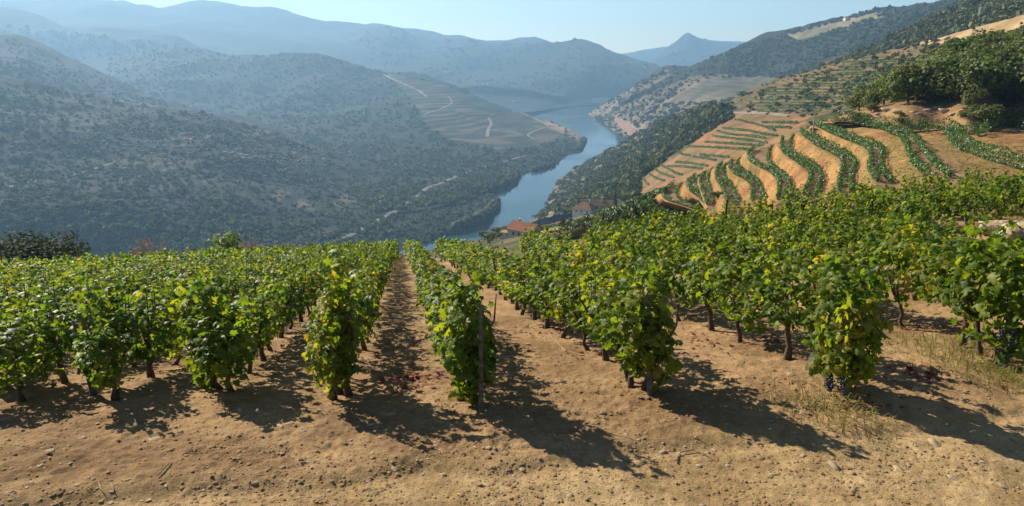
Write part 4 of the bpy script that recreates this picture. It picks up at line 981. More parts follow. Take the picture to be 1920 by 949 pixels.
def scatter(name, hills, poly, n, size, tmpl, mat, label, cat, dens=None, cull=None, avoid=(), smooth=False, sink=0.0):
    us = np.array([p[0] for p in poly]); vs = np.array([p[1] for p in poly])
    u = RNG.uniform(us.min(), us.max(), n * 3); v = RNG.uniform(vs.min(), vs.max(), n * 3)
    k = in_poly(u, v, poly)
    for a in avoid: k &= ~in_poly(u, v, a)
    u, v = u[k][:n], v[k][:n]
    P_ = []
    for a, b in zip(u, v):
        h = hit(hills, a, b)
        if h is not None: P_.append(tuple(h))
    P_ = np.array(P_)
    if dens is not None:
        P_ = P_[RNG.uniform(0, 1, len(P_)) < dens(P_)]
    P_ = P_[P_[:, 2] > 0.8]
    Vs, Fs, o = [], [], 0
    kk = RNG.integers(0, len(tmpl), len(P_)); s_ = RNG.uniform(size[0], size[1], len(P_)) * RNG.choice([0.5, 0.7, 1, 1, 1.35], len(P_))
    P_ = P_ - np.stack([0 * s_, 0 * s_, sink * s_], 1)
    for i, (tv, tf) in enumerate(tmpl):
        m = kk == i
        if not m.any(): continue
        V, F = stamp(tv, tf, P_[m], rotz(int(m.sum())), np.stack([s_[m] * RNG.uniform(.8, 1.25, m.sum()), s_[m] * RNG.uniform(.8, 1.25, m.sum()), s_[m] * RNG.uniform(.75, 1.15, m.sum())], 1)); Vs.append(V); Fs += [f + o for f in F]; o += len(V)
    if not Vs: return None
    return obj(name, make_mesh(name, np.concatenate(Vs), Fs, M[mat], smooth), label=label, cat=cat, kind='stuff')
def patchy(wl, lo, hi, seed=0.0):
    return lambda P_: np.clip(lo + (hi - lo) * (0.5 + 0.9 * fbm(P_[:, 0] / wl + seed, P_[:, 1] / wl, P_[:, 2] / wl, oct=3)), 0, 1)
LH = ['hill_left_slope', 'hill_left_shoulder', 'hill_river_spur']
scatter('olive_scrub', LH[:2], [(-150, 40), (0, 60), (130, 118), (400, 214), (640, 290), (850, 358), (932, 380), (920, 405), (850, 440), (740, 470), (600, 490), (-150, 500)], 13500, (1.0, 3.4), TUFTS_S, 'olive_far', 'olive trees and scrub dotted over the shaded slope across the river', 'trees', patchy(150, 0.4, 1.05))
SPV = [(720, 135), (830, 160), (930, 190), (1010, 222), (1055, 240), (1060, 255), (1000, 275), (930, 280), (850, 265), (800, 240), (790, 215), (760, 175)]
scatter('spur_scrub', ['hill_river_spur'], [(200, 75), (380, 93), (590, 102), (700, 127), (860, 165), (1000, 212), (1098, 260), (1095, 285), (1000, 330), (930, 370), (700, 400), (500, 280), (200, 150)], 10500, (1.8, 4.6), TUFTS_S, 'olive_far', 'dense scrub wood on the spur that runs down to the river bend', 'trees', patchy(160, 0.45, 1.1), avoid=[SPV])
# tree belt along the water
shore = resample(np.array([(850, 439), (890, 421), (914, 408), (932, 392), (934, 379), (924, 371), (950, 354), (985, 337), (1035, 319), (1075, 300), (1092, 284), (1098, 268)], float), 420)
P_ = []
for u, v in shore:
    for _ in range(2):
        h = hit(LH, u + RNG.uniform(-9, 1), v - RNG.uniform(0.5, 9))
        if h is not None and h.z > 0.3: P_.append(tuple(h))
P_ = np.array(P_); s_ = RNG.uniform(3.0, 5.5, len(P_)); tv, tf = BLOBS[1]
Vs, Fs, o = [], [], 0
for i, (tv, tf) in enumerate(BLOBS):
    m = np.arange(len(P_)) % 5 == i
    V, F = stamp(tv, tf, P_[m], rotz(int(m.sum())), np.stack([s_[m], s_[m], s_[m] * 1.25], 1)); Vs.append(V); Fs += [f + o for f in F]; o += len(V)
obj('riverside_trees', make_mesh('riverside_trees', np.concatenate(Vs), Fs, M['far_scrub']), label='belt of bushy trees lining the far bank of the river', cat='trees', kind='stuff')
scatter('bend_scrub', ['hill_right_long', 'hill_beyond_bend'], [(1100, 212), (1180, 164), (1250, 127), (1320, 113), (1400, 84), (1480, 58), (1640, 18), (1900, -30), (1900, 60), (1600, 110), (1480, 160), (1340, 215), (1180, 270)], 6200, (2.2, 5.4), TUFTS_S, 'far_scrub', 'scrub woods on the long ridge beyond the river bend', 'trees', patchy(150, 0.35, 1.0, 4), avoid=[[(1325, 148), (1440, 145), (1490, 150), (1420, 182), (1330, 192), (1240, 195)], [(1148, 218), (1165, 222), (1200, 243), (1178, 255), (1160, 236)], [(1470, 70), (1560, 44), (1650, 22), (1640, 32), (1500, 78)]])
scatter('far_woods', ['hill_across_bend', 'hill_hazy_left', 'hill_pointed_peak'], [(-100, 25), (130, 60), (380, 92), (640, 70), (730, 44), (880, 56), (1080, 73), (1235, 127), (1290, 66), (1400, 82), (1400, 110), (1100, 180), (700, 170), (400, 160), (-100, 120)], 3600, (4, 9), TUFTS_S, 'far_scrub', 'woods covering the hazy hills across the river bend', 'trees', patchy(400, 0.3, 1.0, 8))
scatter('ridge_scrub', ['hill_wooded_ridge'], [(1540, 125), (1600, 100), (1700, 54), (1830, 0), (1990, -60), (1990, 20), (1830, 60), (1700, 88), (1600, 118)], 2600, (2.2, 3.8), TUFTS, 'scrub', 'dark scrub wood on the ridge behind the golden field', 'trees', patchy(50, 0.6, 1.2, 2))
scatter('bank_wood', ['hillside_right_bank'], WOOD, 2600, (3.0, 5.0), TUFTS, 'scrub', 'evergreen scrub wood falling to the river below the russet slope', 'trees', patchy(45, 0.6, 1.2, 3), sink=0.1)
scatter('slope_scrub', ['hillside_right_bank'], [(1340, 196), (1440, 154), (1560, 117), (1720, 78), (1800, 62), (1960, 25), (1960, 120), (1700, 190), (1560, 225), (1400, 214)], 1200, (0.9, 2.0), TUFTS, 'scrub', 'low bushes scattered over the banded hillside above the russet slope', 'bushes', patchy(25, 0.2, 1.0, 9), avoid=[[(1740, 80), (1850, 44), (1960, 22), (1960, 60), (1880, 66)]])
scatter('slope_brush', ['hillside_below_field', 'hillside_right_bank', 'terraced_hillside'], [(880, 445), (960, 425), (1010, 425), (1060, 412), (1150, 385), (1200, 372), (1240, 385), (1290, 400), (1260, 412), (1080, 430), (960, 455), (880, 470)], 170, (0.6, 1.1), TUFTS, 'scrub', 'green brush on the slope around the farmhouses', 'bushes', None)

# broken dry-stone terrace walls on the shaded slope
Vs, Fs, o = [], [], 0
bx_ = MB().box(-.5, .5, -.5, .5, -.5, .5); bV, bF = np.array(bx_.V), np.array(bx_.F)
nw = 0
while nw < 420:
    u, v = (RNG.normal(330, 110), RNG.normal(258, 34)) if RNG.uniform() < .62 else (RNG.normal(520, 50), RNG.normal(300, 17))
    if not (20 < u < 640 and 165 < v < 345): continue
    h_ = HILLS['hill_left_slope'][3].ray_cast(Vector((0, 0, CAMZ)), Vector(ray(u, v)).normalized())
    if h_[0] is None: continue
    nw += 1
    n_ = h_[1] if h_[1].z > 0 else -h_[1]; t_ = n_.cross(Vector((0, 0, 1))).normalized(); w_ = Vector((0, 0, 1)).cross(t_)
    Rm = np.array([t_[:], w_[:], (0, 0, 1)]).T
    V, F = stamp(bV, [bF], np.array([tuple(h_[0])]) + [0, 0, .4], Rm[None], np.array([[RNG.uniform(2.5, 9), RNG.uniform(.8, 2.4), RNG.uniform(1.4, 2.4)]])); Vs.append(V); Fs += [f + o for f in F]; o += len(V)
obj('terrace_walls', make_mesh('terrace_walls', np.concatenate(Vs), Fs, M['stone']), label='broken pale stone terrace walls dotting the shaded slope across the river', cat='walls', kind='stuff')

# ------------------------------------------------------------------ single trees and bushes
def crown_mesh(name, seed, lobes, n, size, mat, squash=0.8):
    r_ = np.random.default_rng(seed); Ps, Ns = [], []
    for i in range(lobes):
        c = np.array([r_.uniform(-.5, .5), r_.uniform(-.5, .5), r_.uniform(.34, .78)]) if i else np.array([0, 0, .55]); rad = r_.uniform(.28, .46) if i else 0.5
        k = n // lobes; d = r_.normal(size=(k, 3)); d /= np.linalg.norm(d, axis=1, keepdims=True)
        rr_ = rad * r_.uniform(0.6, 1.05, k) * (1 + 0.25 * fbm(d[:, 0] * 2.5 + seed, d[:, 1] * 2.5 + i, d[:, 2] * 2.5, oct=2))
        Ps.append(c + d * rr_[:, None] * [1, 1, squash]); Ns.append(d)
    P_, d = np.concatenate(Ps), np.concatenate(Ns); P_[:, 2] = np.maximum(P_[:, 2], 0.08)
    V, F = stamp(QV, QF, P_, rot_from(d + r_.normal(size=d.shape) * 0.7 + [0, 0, .3], r_.normal(size=d.shape) + [0, 0, -.3]), size * r_.uniform(.6, 1.3, len(P_)))
    return make_mesh(name, V, F, M[mat])
def tree_trunk(name, seed):
    random.seed(seed); mb = MB(); r_ = random.Random(seed)
    mb.tube([(0, 0, -.08), (r_.uniform(-.03, .03), r_.uniform(-.03, .03), .2), (r_.uniform(-.06, .06), r_.uniform(-.06, .06), .45), (r_.uniform(-.1, .1), r_.uniform(-.1, .1), .7)], [.05, .038, .028, .012], 6, .1)
    for _ in range(5):
        t = r_.uniform(0, 6.28); z0 = r_.uniform(.2, .5); L_ = r_.uniform(.25, .42)
        mb.tube([(0, 0, z0), (math.cos(t) * L_ * .5, math.sin(t) * L_ * .5, z0 + .12), (math.cos(t) * L_, math.sin(t) * L_, z0 + .3)], [.022, .015, .005], 5, .1)
    return mb.mesh(name, M['bark'], True)
CROWNS = [crown_mesh('crown', 300 + k, 6, 950, 0.085, 'tree_leaf') for k in range(5)]
CROWNS_L = [crown_mesh('crown', 320 + k, 6, 950, 0.08, 'tree_leaf_light') for k in range(2)]
BUSHES = [crown_mesh('crown', 340 + k, 5, 700, 0.10, 'tree_leaf', .75) for k in range(3)]
OLIVE = [crown_mesh('crown', 360 + k, 6, 2600, 0.045, 'olive_leaf', .8) for k in range(2)]
TTR = [tree_trunk('trunk', 400 + k) for k in range(4)]
def tree(name, p, h, w, crown, trunk, label, cat, group=None, rz=None):
    r = thing(name, p, label, cat, group, RNG.uniform(0, 6.28) if rz is None else rz)
    c = obj('crown', crown, r); c.scale = (w, w, h)
    t = obj('trunk', trunk, r); t.scale = (h, h, h)
    return r
poly = [(1597, 213), (1640, 190), (1700, 164), (1780, 132), (1850, 106), (1930, 84), (2000, 70), (2000, 186), (1920, 190), (1850, 188), (1800, 190), (1720, 192), (1660, 197)]
cand = []
for _ in range(6000):
    u, v = RNG.uniform(1590, 2000), RNG.uniform(70, 215)
    if not in_poly(np.array([u]), np.array([v]), poly)[0]: continue
    if all(((u - a) / 14) ** 2 + ((v - b) / 8) ** 2 > 1 for a, b in cand): cand.append((u, v))
cand.sort(key=lambda c: c[1] + 0.32 * (c[0] - 1600))
bands = {'upper': [], 'middle': [], 'lower': []}
for u, v in cand:
    top = np.interp(u, [1597, 1640, 1700, 1780, 1850, 1930, 2000], [213, 190, 164, 132, 106, 84, 70]); bot = np.interp(u, [1597, 1660, 1720, 1850, 2000], [213, 197, 192, 188, 186])
    f = (v - top) / max(bot - top, 1); bands['upper' if f < .33 else 'middle' if f < .66 else 'lower'].append((u, v))
nt_ = 0
for bn, L_ in bands.items():
    for j, (u, v) in enumerate(sorted(L_)):
        h_ = hit(['wooded_knoll'], u, v)
        if h_ is None: continue
        light = RNG.uniform() < 0.3
        hh = RNG.uniform(3.2, 5.8) * float(np.interp(u, [1600, 1680], [.55, 1.0])); nt_ += 1
        tree('woodland_tree', tuple(h_), hh, hh * RNG.uniform(.9, 1.2), CROWNS_L[nt_ % 2] if light else CROWNS[nt_ % 5], TTR[nt_ % 4], f"{'pale' if light else 'dark'} leafy tree, {ordn(j + 1)} from the terrace tip in the {bn} band of the knoll wood", 'tree', 'trees of the wood above the rocky bank')
print('knoll trees', nt_)
for u, v, h, w, lab, hs in [(1633, 211, 1.5, 1.5, 'small round bush on the grassy bank at the edge of the knoll wood', 'k'), (1608, 229, 1.7, 2.3, 'low dark rounded bush where the bank meets the top terrace', 'k'), (1692, 234, 1.2, 1.6, 'sparse olive-coloured bush on the grassy bank under the pale rocks', 'k'),
                       (1842, 233, 3.0, 3.4, 'large grey-green bush standing alone on the rocky bank', 'k'), (1908, 232, 2.6, 3.2, 'rounded bush on the bank at the picture edge', 'k'), (1801, 221, 0.9, 1.2, 'small yellow-green bush on the bank beside the pale rocks', 'k'), (1686, 219, 0.8, 1.0, 'tiny yellow-green bush below the pale rock outcrop', 'k'),
                       (1814, 200, 2.2, 2.2, 'dark bush at the lower edge of the knoll wood above the rocks', 'k'), (1527, 238, 2.8, 3.6, 'round green bush behind the utility pole at the terrace tip', 'r'), (1392, 183, 6.5, 7.0, 'lone round tree on the skyline shoulder of the banded hillside', 'r'), (1345, 373, 1.1, 1.6, 'small dark bush between two curved terraces', 't'), (1233, 383, 1.2, 1.7, 'dark bush on the bare bank at the lowest terrace', 't'), (1405, 205, 4.0, 5.0, 'dark clump of evergreen bush above the russet slope', 'r')]:
    h_ = hit({'k': ['wooded_knoll'], 'r': ['hillside_right_bank'], 't': ['terraced_hillside']}[hs], u, v)
    if h_ is None: print('no hit', lab); continue
    tree('bush' if h < 5 else 'round_tree', tuple(h_), h, w, BUSHES[int(u) % 3] if 'yellow' not in lab else CROWNS_L[0], TTR[int(u) % 4], lab, 'bush' if h < 5 else 'tree')
# shrubs past the brow of the field
def brow(name, u, vtop, r, w, crown, label, cat):
    top = at_r(u, vtop, r); g = float(ground_z(top[0], top[1])); h = max(top[2] - g, 0.8) / 1.05
    return tree(name, (top[0], top[1], g), h, w, crown, TTR[int(u) % 4], label, cat)
brow('olive_shrub', 22, 449, 50, 4.2, OLIVE[0], 'grey-green olive shrub at the picture edge beyond the field brow', 'shrub')
brow('olive_shrub', 88, 437, 52, 3.6, OLIVE[1], 'taller bushy olive shrub beyond the field brow', 'shrub')
brow('olive_shrub', 62, 446, 55, 4.0, OLIVE[0], 'broad olive shrub between the two others beyond the field brow', 'shrub')
brow('round_shrub', 402, 439, 58, 3.3, CROWNS_L[1], 'round sunlit shrub standing up over the far vines', 'shrub')
def dry_plant(u, vtop, r, w, label):
    top = at_r(u, vtop, r); g = float(ground_z(top[0], top[1])); h = top[2] - g
    root = thing('dry_plant', (top[0], top[1], g), label, 'plant', 'dried tan plants on the field brow'); mb = MB(); P_ = []
    for _ in range(16):
        t = RNG.uniform(0, 6.28); q = RNG.uniform(.15, .5) * w; k = RNG.uniform(.8, 1)
        mb.tube([(0, 0, -.05), (math.cos(t) * q * .4, math.sin(t) * q * .4, h * .55 * k), (math.cos(t) * q, math.sin(t) * q, h * k)], [.02, .014, .006], 4)
        for _ in range(26): f = RNG.uniform(.45, 1.05); P_.append((math.cos(t) * q * f + RNG.normal() * .1, math.sin(t) * q * f + RNG.normal() * .1, h * k * f + RNG.normal() * .1))
    mb.build('stem', M['twig'], root); P_ = np.array(P_)
    V, F = stamp(CV, CF, P_, rot_from(rand_dir(len(P_)), rand_dir(len(P_))), RNG.uniform(.03, .08, len(P_))); obj('seed_heads', make_mesh('seed_heads', V, F, M['dry_plant']), root, kind='stuff')
dry_plant(285, 446, 52, 1.9, 'dried tan plant standing between the olive shrubs and the round shrub')
dry_plant(466, 450, 55, 1.8, 'dried tan plant just aisle-side of the round shrub')
dry_plant(255, 462, 52, 1.0, 'short dried tan plant beside the taller dried plant')

# ------------------------------------------------------------------ buildings
def gable(root, L_, W_, h, rise, wall, roofm, name='roof', hip=0.0, base=-3.0, over=0.35):
    w = MB(); hw, hl = W_ / 2, L_ / 2
    V = [(-hl, -hw, base), (hl, -hw, base), (hl, hw, base), (-hl, hw, base), (-hl, -hw, h), (hl, -hw, h), (hl, hw, h), (-hl, hw, h)]
    F = [(0, 1, 5, 4), (1, 2, 6, 5), (2, 3, 7, 6), (3, 0, 4, 7)]
    if hip == 0: V += [(-hl, 0, h + rise), (hl, 0, h + rise)]; F += [(4, 7, 8), (5, 9, 6)]
    w.add(V, F); w.build('wall', wall, root)
    a, b = hl + over, hw + over; e = h - over * rise / hw; t = 0.18; rx = a - hip
    r = MB()
    r.add([(-a, -b, e), (a, -b, e), (rx, 0, h + rise + .03), (-rx, 0, h + rise + .03), (-a, -b, e + t), (a, -b, e + t), (rx, 0, h + rise + t), (-rx, 0, h + rise + t)], [(0, 3, 2, 1), (4, 5, 6, 7), (0, 1, 5, 4), (1, 2, 6, 5), (3, 0, 4, 7)])
    r.add([(-a, b, e), (a, b, e), (rx, 0, h + rise + .03), (-rx, 0, h + rise + .03), (-a, b, e + t), (a, b, e + t), (rx, 0, h + rise + t), (-rx, 0, h + rise + t)], [(0, 1, 2, 3), (7, 6, 5, 4), (4, 5, 1, 0), (5, 6, 2, 1), (0, 3, 7, 4)])
    if hip:
        for s in (1, -1): r.add([(s * a, -b, e + t), (s * a, b, e + t), (s * rx, 0, h + rise + t), (s * a, -b, e), (s * a, b, e)], [(0, 1, 2), (3, 4, 1, 0)])
    ro = r.build('roof', roofm, root)
    tl = MB(); n = int(L_ / 0.5)
    slope = math.hypot(b, rise)
    for s in (1, -1):                                   # courses of cover tiles
        for k in range(n + 1):
            x = -a + 2 * a * k / n; xr = max(min(x, rx), -rx); f1 = 0 if hip == 0 else max(0, abs(x) - rx) / max(hip, .01)
            tl.tube([(x, s * b, e + t), (x, s * b * f1, e + t + (h + rise - e) * (1 - f1) + .01)], .1, 4)
    tl.build('tile_course', roofm, ro, kind='stuff')
    return ro
def chimney(parent, x, y, z0, z1, m):
    c = MB().box(x - .35, x + .35, y - .35, y + .35, z0, z1).box(x - .45, x + .45, y - .45, y + .45, z1 + .01, z1 + .2).build('chimney', m, parent)
def win(root, x, y, z, ax, w=.9, h=1.2, s=1):
    m = MB()
    if ax == 'x': m.box(x - .06, x + .06, y - w / 2, y + w / 2, z, z + h)
    else: m.box(x - w / 2, x + w / 2, y - .06, y + .06, z, z + h)
    m.build('window', M['glass'], root)
p = np.array(hit(['hillside_below_field', 'hillside_right_bank'], 985, 446))
rH = 262; p = at_r(985, 437, rH)
hA = thing('orange_roofed_house', p, 'pale house with a bright orange tiled gable roof just past the field brow', 'house', None, R(-38))
gable(hA, 10.5, 8.0, 1.6, 2.3, M['plaster'], M['tile_orange'], base=-8)
for x in (-2.5, 0, 2.5): win(hA, x, -4.02, -.3, 'y')
for y in (-1.8, 1.8): win(hA, -5.27, y, -.3, 'x')
chimney(hA, -3.5, 1.2, 2.6, 4.6, M['plaster'])
rB = 430
hB = thing('hipped_roof_farmhouse', at_r(1097, 397, rB), 'white-walled farmhouse with an old tan hipped roof nearer the river', 'house', None, R(-30))
gable(hB, 12, 10, 2.2, 3.4, M['white_wall'], M['tile_old'], hip=4.2, base=-8); chimney(hB, 2.0, 1.5, 4.2, 7.0, M['white_wall'])
for x in (-3.5, 0, 3.5): win(hB, x, -5.02, 0.3, 'y')
for y in (-2.5, 2.5): win(hB, -6.02, y, 0.3, 'x')
hC = thing('chimneyed_farmhouse', at_r(1121, 391, rB + 4), 'tan-roofed farmhouse with a chimney between its hipped neighbour and the cypress', 'house', None, R(-14))
gable(hC, 11, 8, 2.4, 2.9, M['plaster'], M['tile_old'], hip=2.0, base=-8); chimney(hC, 2.5, -1, 3.8, 6.8, M['white_wall'])
for x in (-3, 0, 3): win(hC, x, -4.02, 0.6, 'y')
hD = thing('long_roofed_barn', at_r(1139, 387, rB + 14), 'long low barn with a plain brown roof against the cypress', 'barn', None, R(20))
gable(hD, 16, 7, 1.8, 1.9, M['plaster'], M['tile_old'], base=-8)
win(hD, -3, -3.52, 0.2, 'y', 1.6, 1.4); win(hD, 3, -3.52, 0.2, 'y', 1.6, 1.4)
hE = thing('low_shed', at_r(955, 442, 268), 'small pale flat-roofed shed beside the orange-roofed house', 'shed', None, R(-20))
MB().box(-3, 3, -2, 2, -6, 1.4).build('wall', M['plaster'], hE); MB().box(-3.2, 3.2, -2.2, 2.2, 1.41, 1.6).build('roof', M['tile_old'], hE)
win(hE, 0, -2.02, .1, 'y')
# cypress
cp = at_r(1153, 390, rB - 4); cy = thing('cypress', cp, 'tall narrow dark cypress beside the long barn', 'tree')
n = 900; t = RNG.uniform(0, 1, n); ph = RNG.uniform(0, 6.28, n); rad = 1.15 * np.sin(np.clip(t * 1.05 + .06, 0, 1) ** .7 * math.pi) ** .8 * RNG.uniform(.6, 1.1, n)
P_ = np.stack([np.cos(ph) * rad, np.sin(ph) * rad, t * 8.8], 1)
V, F = stamp(QV, QF, P_, rot_from(np.stack([np.cos(ph), np.sin(ph), 0 * ph + .3], 1) + RNG.normal(size=(n, 3)) * .4, np.tile([0, 0, 1.0], (n, 1)) + RNG.normal(size=(n, 3)) * .3), RNG.uniform(.35, .7, n)); obj('crown', make_mesh('crown', V, F, M['cypress_leaf']), cy)
MB().tube([(0, 0, -3), (0, 0, 3), (0, 0, 7)], [.25, .2, .08], 6).build('trunk', M['bark'], cy)
# bushes round the house
for u, vt, r, h, w, lab in [(942, 424, 275, 3.4, 6.5, 'dark clipped tree beside the shed below the orange roof'), (962, 424, 285, 3.4, 5.0, 'dark spreading tree behind the orange-roofed house'), (918, 432, 240, 4.0, 5.5, 'green bushy tree riverward of the shed'), (1171, 384, 420, 3.5, 6, 'green bush uphill of the cypress')]:
    tp = at_r(u, vt, r); tree('farm_tree', (tp[0], tp[1], tp[2] - h * 1.0), h, w, BUSHES[int(u) % 3], TTR[0], lab, 'tree')
# white hamlet across the bend
for u, v, r, L_, h, lab in [(1186, 206, 1950, 14, 3.5, 'long white house on the far hillside, lowest of the hamlet'), (1194, 204, 1960, 10, 4.5, 'white house with a tan roof in the middle of the far hamlet'), (1202, 206, 1940, 9, 3.5, 'small white house at the uphill end of the far hamlet'), (1231, 139, 2300, 14, 4, 'small pale house alone on the ridge beyond the bend')]:
    q = hit(['hill_right_long', 'hill_beyond_bend'], u, v)
    if q is None: continue
    b_ = thing('white_house', tuple(q), lab, 'house', None, R(-20)); gable(b_, L_, 8, h, 1.8, M['white_wall'], M['tile_old'], base=-6)
    for x in (-.25, .25): win(b_, x * L_, -4.03, 1.0, 'y', 1.2, 1.5)
for u, v, hs, L_, lab in [(920, 157, 'hill_across_bend', 30, 'white building low on the hazy hill across the bend'), (838, 136, 'hill_across_bend', 26, 'pale building on the hazy slope above the spur'), (767, 160, 'hill_river_spur', 16, 'small pale shed beside the spur road'), (1585, 38, 'hill_right_long', 7, 'tiny white building under the skyline of the long ridge'), (968, 191, 'hill_across_bend', 24, 'pale building by the far river shore')]:
    q = hit([hs], u, v)
    if q is None: print('nohit', lab); continue
    b_ = thing('far_building', tuple(q), lab, 'building', None, R(15)); gable(b_, L_, 9, 4, 2, M['white_wall'], M['tile_old'], base=-6)

# pole with its little concrete hut, other poles and mast
def pole(u, vb, vt, hills, label, r=None, arm=True, m='pole_wood', th=.1):
    q = hit(hills, u, vb) if r is None else Vector(at_r(u, vb, r)); d = math.hypot(q.x, q.y); top = at_r(u, vt, d); h = top[2] - q.z
    root = thing('utility_pole', tuple(q), label, 'pole'); MB().tube([(0, 0, -.5), (0, 0, h)], [th, th * .75], 8).build('shaft', M[m], root)
    if arm: MB().box(-h * .08, h * .08, -th * .4, th * .4, h * .93, h * .95).build('crossarm', M[m], root)
    return root
pole(1525, 240, 211, ['terraced_hillside', 'wooded_knoll', 'hillside_right_bank'], 'pale utility pole at the tip of the curved terraces', r=128)
hp = np.array(hit(['terraced_hillside'], 1513, 247)) + [0, 0, .05]; hu = thing('concrete_hut', hp, 'low pale concrete block at the foot of the utility pole', 'hut', None, R(20))
MB().box(-.6, .6, -.35, .35, -.6, .2).build('wall', M['white_wall'], hu); MB().box(-.66, .66, -.4, .4, .202, .28).build('slab', M['plaster'], hu)
pole(1456, 166, 138, ['hillside_right_bank'], 'thin pole on the skyline of the banded hillside', th=.2)
q = hit(['hillside_right_bank', 'hill_wooded_ridge'], 1833, 43); d = math.hypot(q.x, q.y); h = at_r(1836, 9, d)[2] - q.z
ms = thing('lattice_mast', tuple(q), 'slim grey lattice mast on the dark wooded ridge', 'mast'); w = .75
for sx in (-1, 1):
    for sy in (-1, 1): MB().tube([(sx * w, sy * w, -1), (sx * w * .25, sy * w * .25, h)], [.09, .06], 5).build('leg', M['metal'], ms)
mb = MB()
for k in range(8):
    z0, z1 = h * k / 8, h * (k + 1) / 8; s0, s1 = w * (1 - .75 * k / 8), w * (1 - .75 * (k + 1) / 8)
    for s in (-1, 1): mb.tube([(-s0, s * s0, z0), (s1, s * s1, z1)], .05, 4); mb.tube([(s * s0, -s0, z0), (s * s1, s1, z1)], .05, 4)
mb.build('bracing', M['metal'], ms); MB().box(-1.4, 1.4, -.07, .07, h * .9, h * .915).build('crossarm', M['metal'], ms)
dm = at_r(1067, 136, 3300); h_ = hit(['hill_across_bend'], 1068, 150)

# ------------------------------------------------------------------ roads on the far slopes
def ribbon(name, hills, pts, w, mat, lift=.5, n=90):
    C = px_on(hills, pts, n)
    if len(C) < 4: print('short', name); return
    C = C[np.concatenate([[True], np.linalg.norm(np.diff(C, axis=0), axis=1) < 120])]
    tg = np.gradient(C, axis=0)[:, :2]; tg /= np.maximum(np.linalg.norm(tg, axis=1, keepdims=True), 1e-6); nr = np.stack([tg[:, 1], -tg[:, 0]], 1)
    cols = []
    for s in (-1, -.33, .33, 1):
        q = C.copy(); q[:, :2] += nr * s * w / 2
        for i in range(len(q)):
            zs = [hh[0].z for hh in (HILLS[k][3].ray_cast(Vector((q[i, 0], q[i, 1], 900)), Vector((0, 0, -1))) for k in hills) if hh[0] is not None]
            if zs: q[i, 2] = max(zs) if abs(max(zs) - C[i, 2]) < 8 else C[i, 2]
        q[:, 2] += lift; cols.append(q)
    V = np.stack(cols, 1).reshape(-1, 3)
    obj(name, make_mesh(name, V, grid_faces(len(C), 4), M[mat], True), kind='structure')
ribbon('railway', ['hill_left_slope', 'hill_river_spur'], [(600, 468), (660, 440), (700, 418), (740, 398), (775, 375), (800, 354), (825, 345), (860, 330), (900, 316), (940, 305), (985, 292)], 8, 'rail_bed', .8, 140)
ribbon('spur_road', ['hill_river_spur'], [(718, 140), (740, 150), (765, 161), (785, 170), (800, 182)], 7, 'dirt_road', .6)
ribbon('spur_road', ['hill_river_spur'], [(840, 181), (846, 188), (845, 195), (830, 203), (812, 209), (795, 215)], 6, 'dirt_road', .6)
ribbon('spur_road', ['hill_river_spur'], [(916, 221), (921, 232), (916, 242), (913, 257)], 8, 'dirt_road', .6)
ribbon('spur_road', ['hill_river_spur'], [(1020, 240), (1002, 246), (990, 254), (1001, 260)], 6, 'dirt_road', .6)
ribbon('spur_road', ['hill_river_spur'], [(915, 181), (950, 199), (985, 214), (1010, 226), (1028, 237)], 6, 'dirt_road', .6)
ribbon('slope_road', ['hill_left_slope', 'hill_left_shoulder'], [(0, 355), (60, 342), (110, 336), (160, 322), (215, 305)], 3, 'dirt_road', .5)
ribbon('hill_track', ['hillside_right_bank'], [(1335, 216), (1380, 212), (1430, 213), (1480, 218), (1512, 222)], 3.5, 'dirt_road', .25)

# ------------------------------------------------------------------ rocks, stones and litter on the ground
IV, IF = ico(2)
def rock_mesh(name, seed, mat, flat=.6, amp=.4):
    n = fbm(IV[:, 0] * 1.3 + seed * 3, IV[:, 1] * 1.3, IV[:, 2] * 1.3, oct=3); V = IV * (1 + amp * n)[:, None]
    V = np.round(V * 3.2) / 3.2 * .55 + V * .45; V[:, 2] *= flat
    return make_mesh(name, V, IF, M[mat])
ROCKS = [rock_mesh('rock', k, 'rock') for k in range(5)]
k = 0
for u, v, s in [(1668, 206, 1.6), (1690, 208, 1.9), (1712, 210, 1.5), (1735, 207, 1.6), (1765, 200, 2.0), (1778, 208, 1.8), (1790, 212, 1.4), (1808, 207, 1.3), (1650, 213, 1.2), (1876, 204, 1.7), (1888, 208, 1.3), (1750, 214, 1.1), (1822, 213, 1.1), (1722, 213, 1.2)]:
    h_ = hit(['wooded_knoll'], u, v)
    if h_ is None: continue
    k += 1
    o_ = obj('rock_outcrop', ROCKS[k % 5], None, tuple(h_), f"pale rock outcrop on the bank under the knoll wood, {ordn(k)} of the broken line", 'rock', 'pale rocks on the bank'); o_.scale = (s * .62, s * .3, s * .3); o_.rotation_euler = (RNG.uniform(-.3, .3), RNG.uniform(-.3, .3), RNG.uniform(-.4, .4)); o_.location.z -= s * .1
for i, (u, v, s, lab) in enumerate([(1882, 432, .34, 'large pale boulder at the foot of the grassy mound'), (1898, 440, .28, 'flat dark boulder wedged under the grassy mound'), (1915, 430, .24, 'small boulder at the picture edge on the mound')]):
    p = gpt(u, v); o_ = obj('boulder', ROCKS[i], None, (p[0], p[1], p[2] + .04), lab, 'rock'); o_.scale = (s * 1.4, s, s * .9); o_.rotation_euler[2] = i
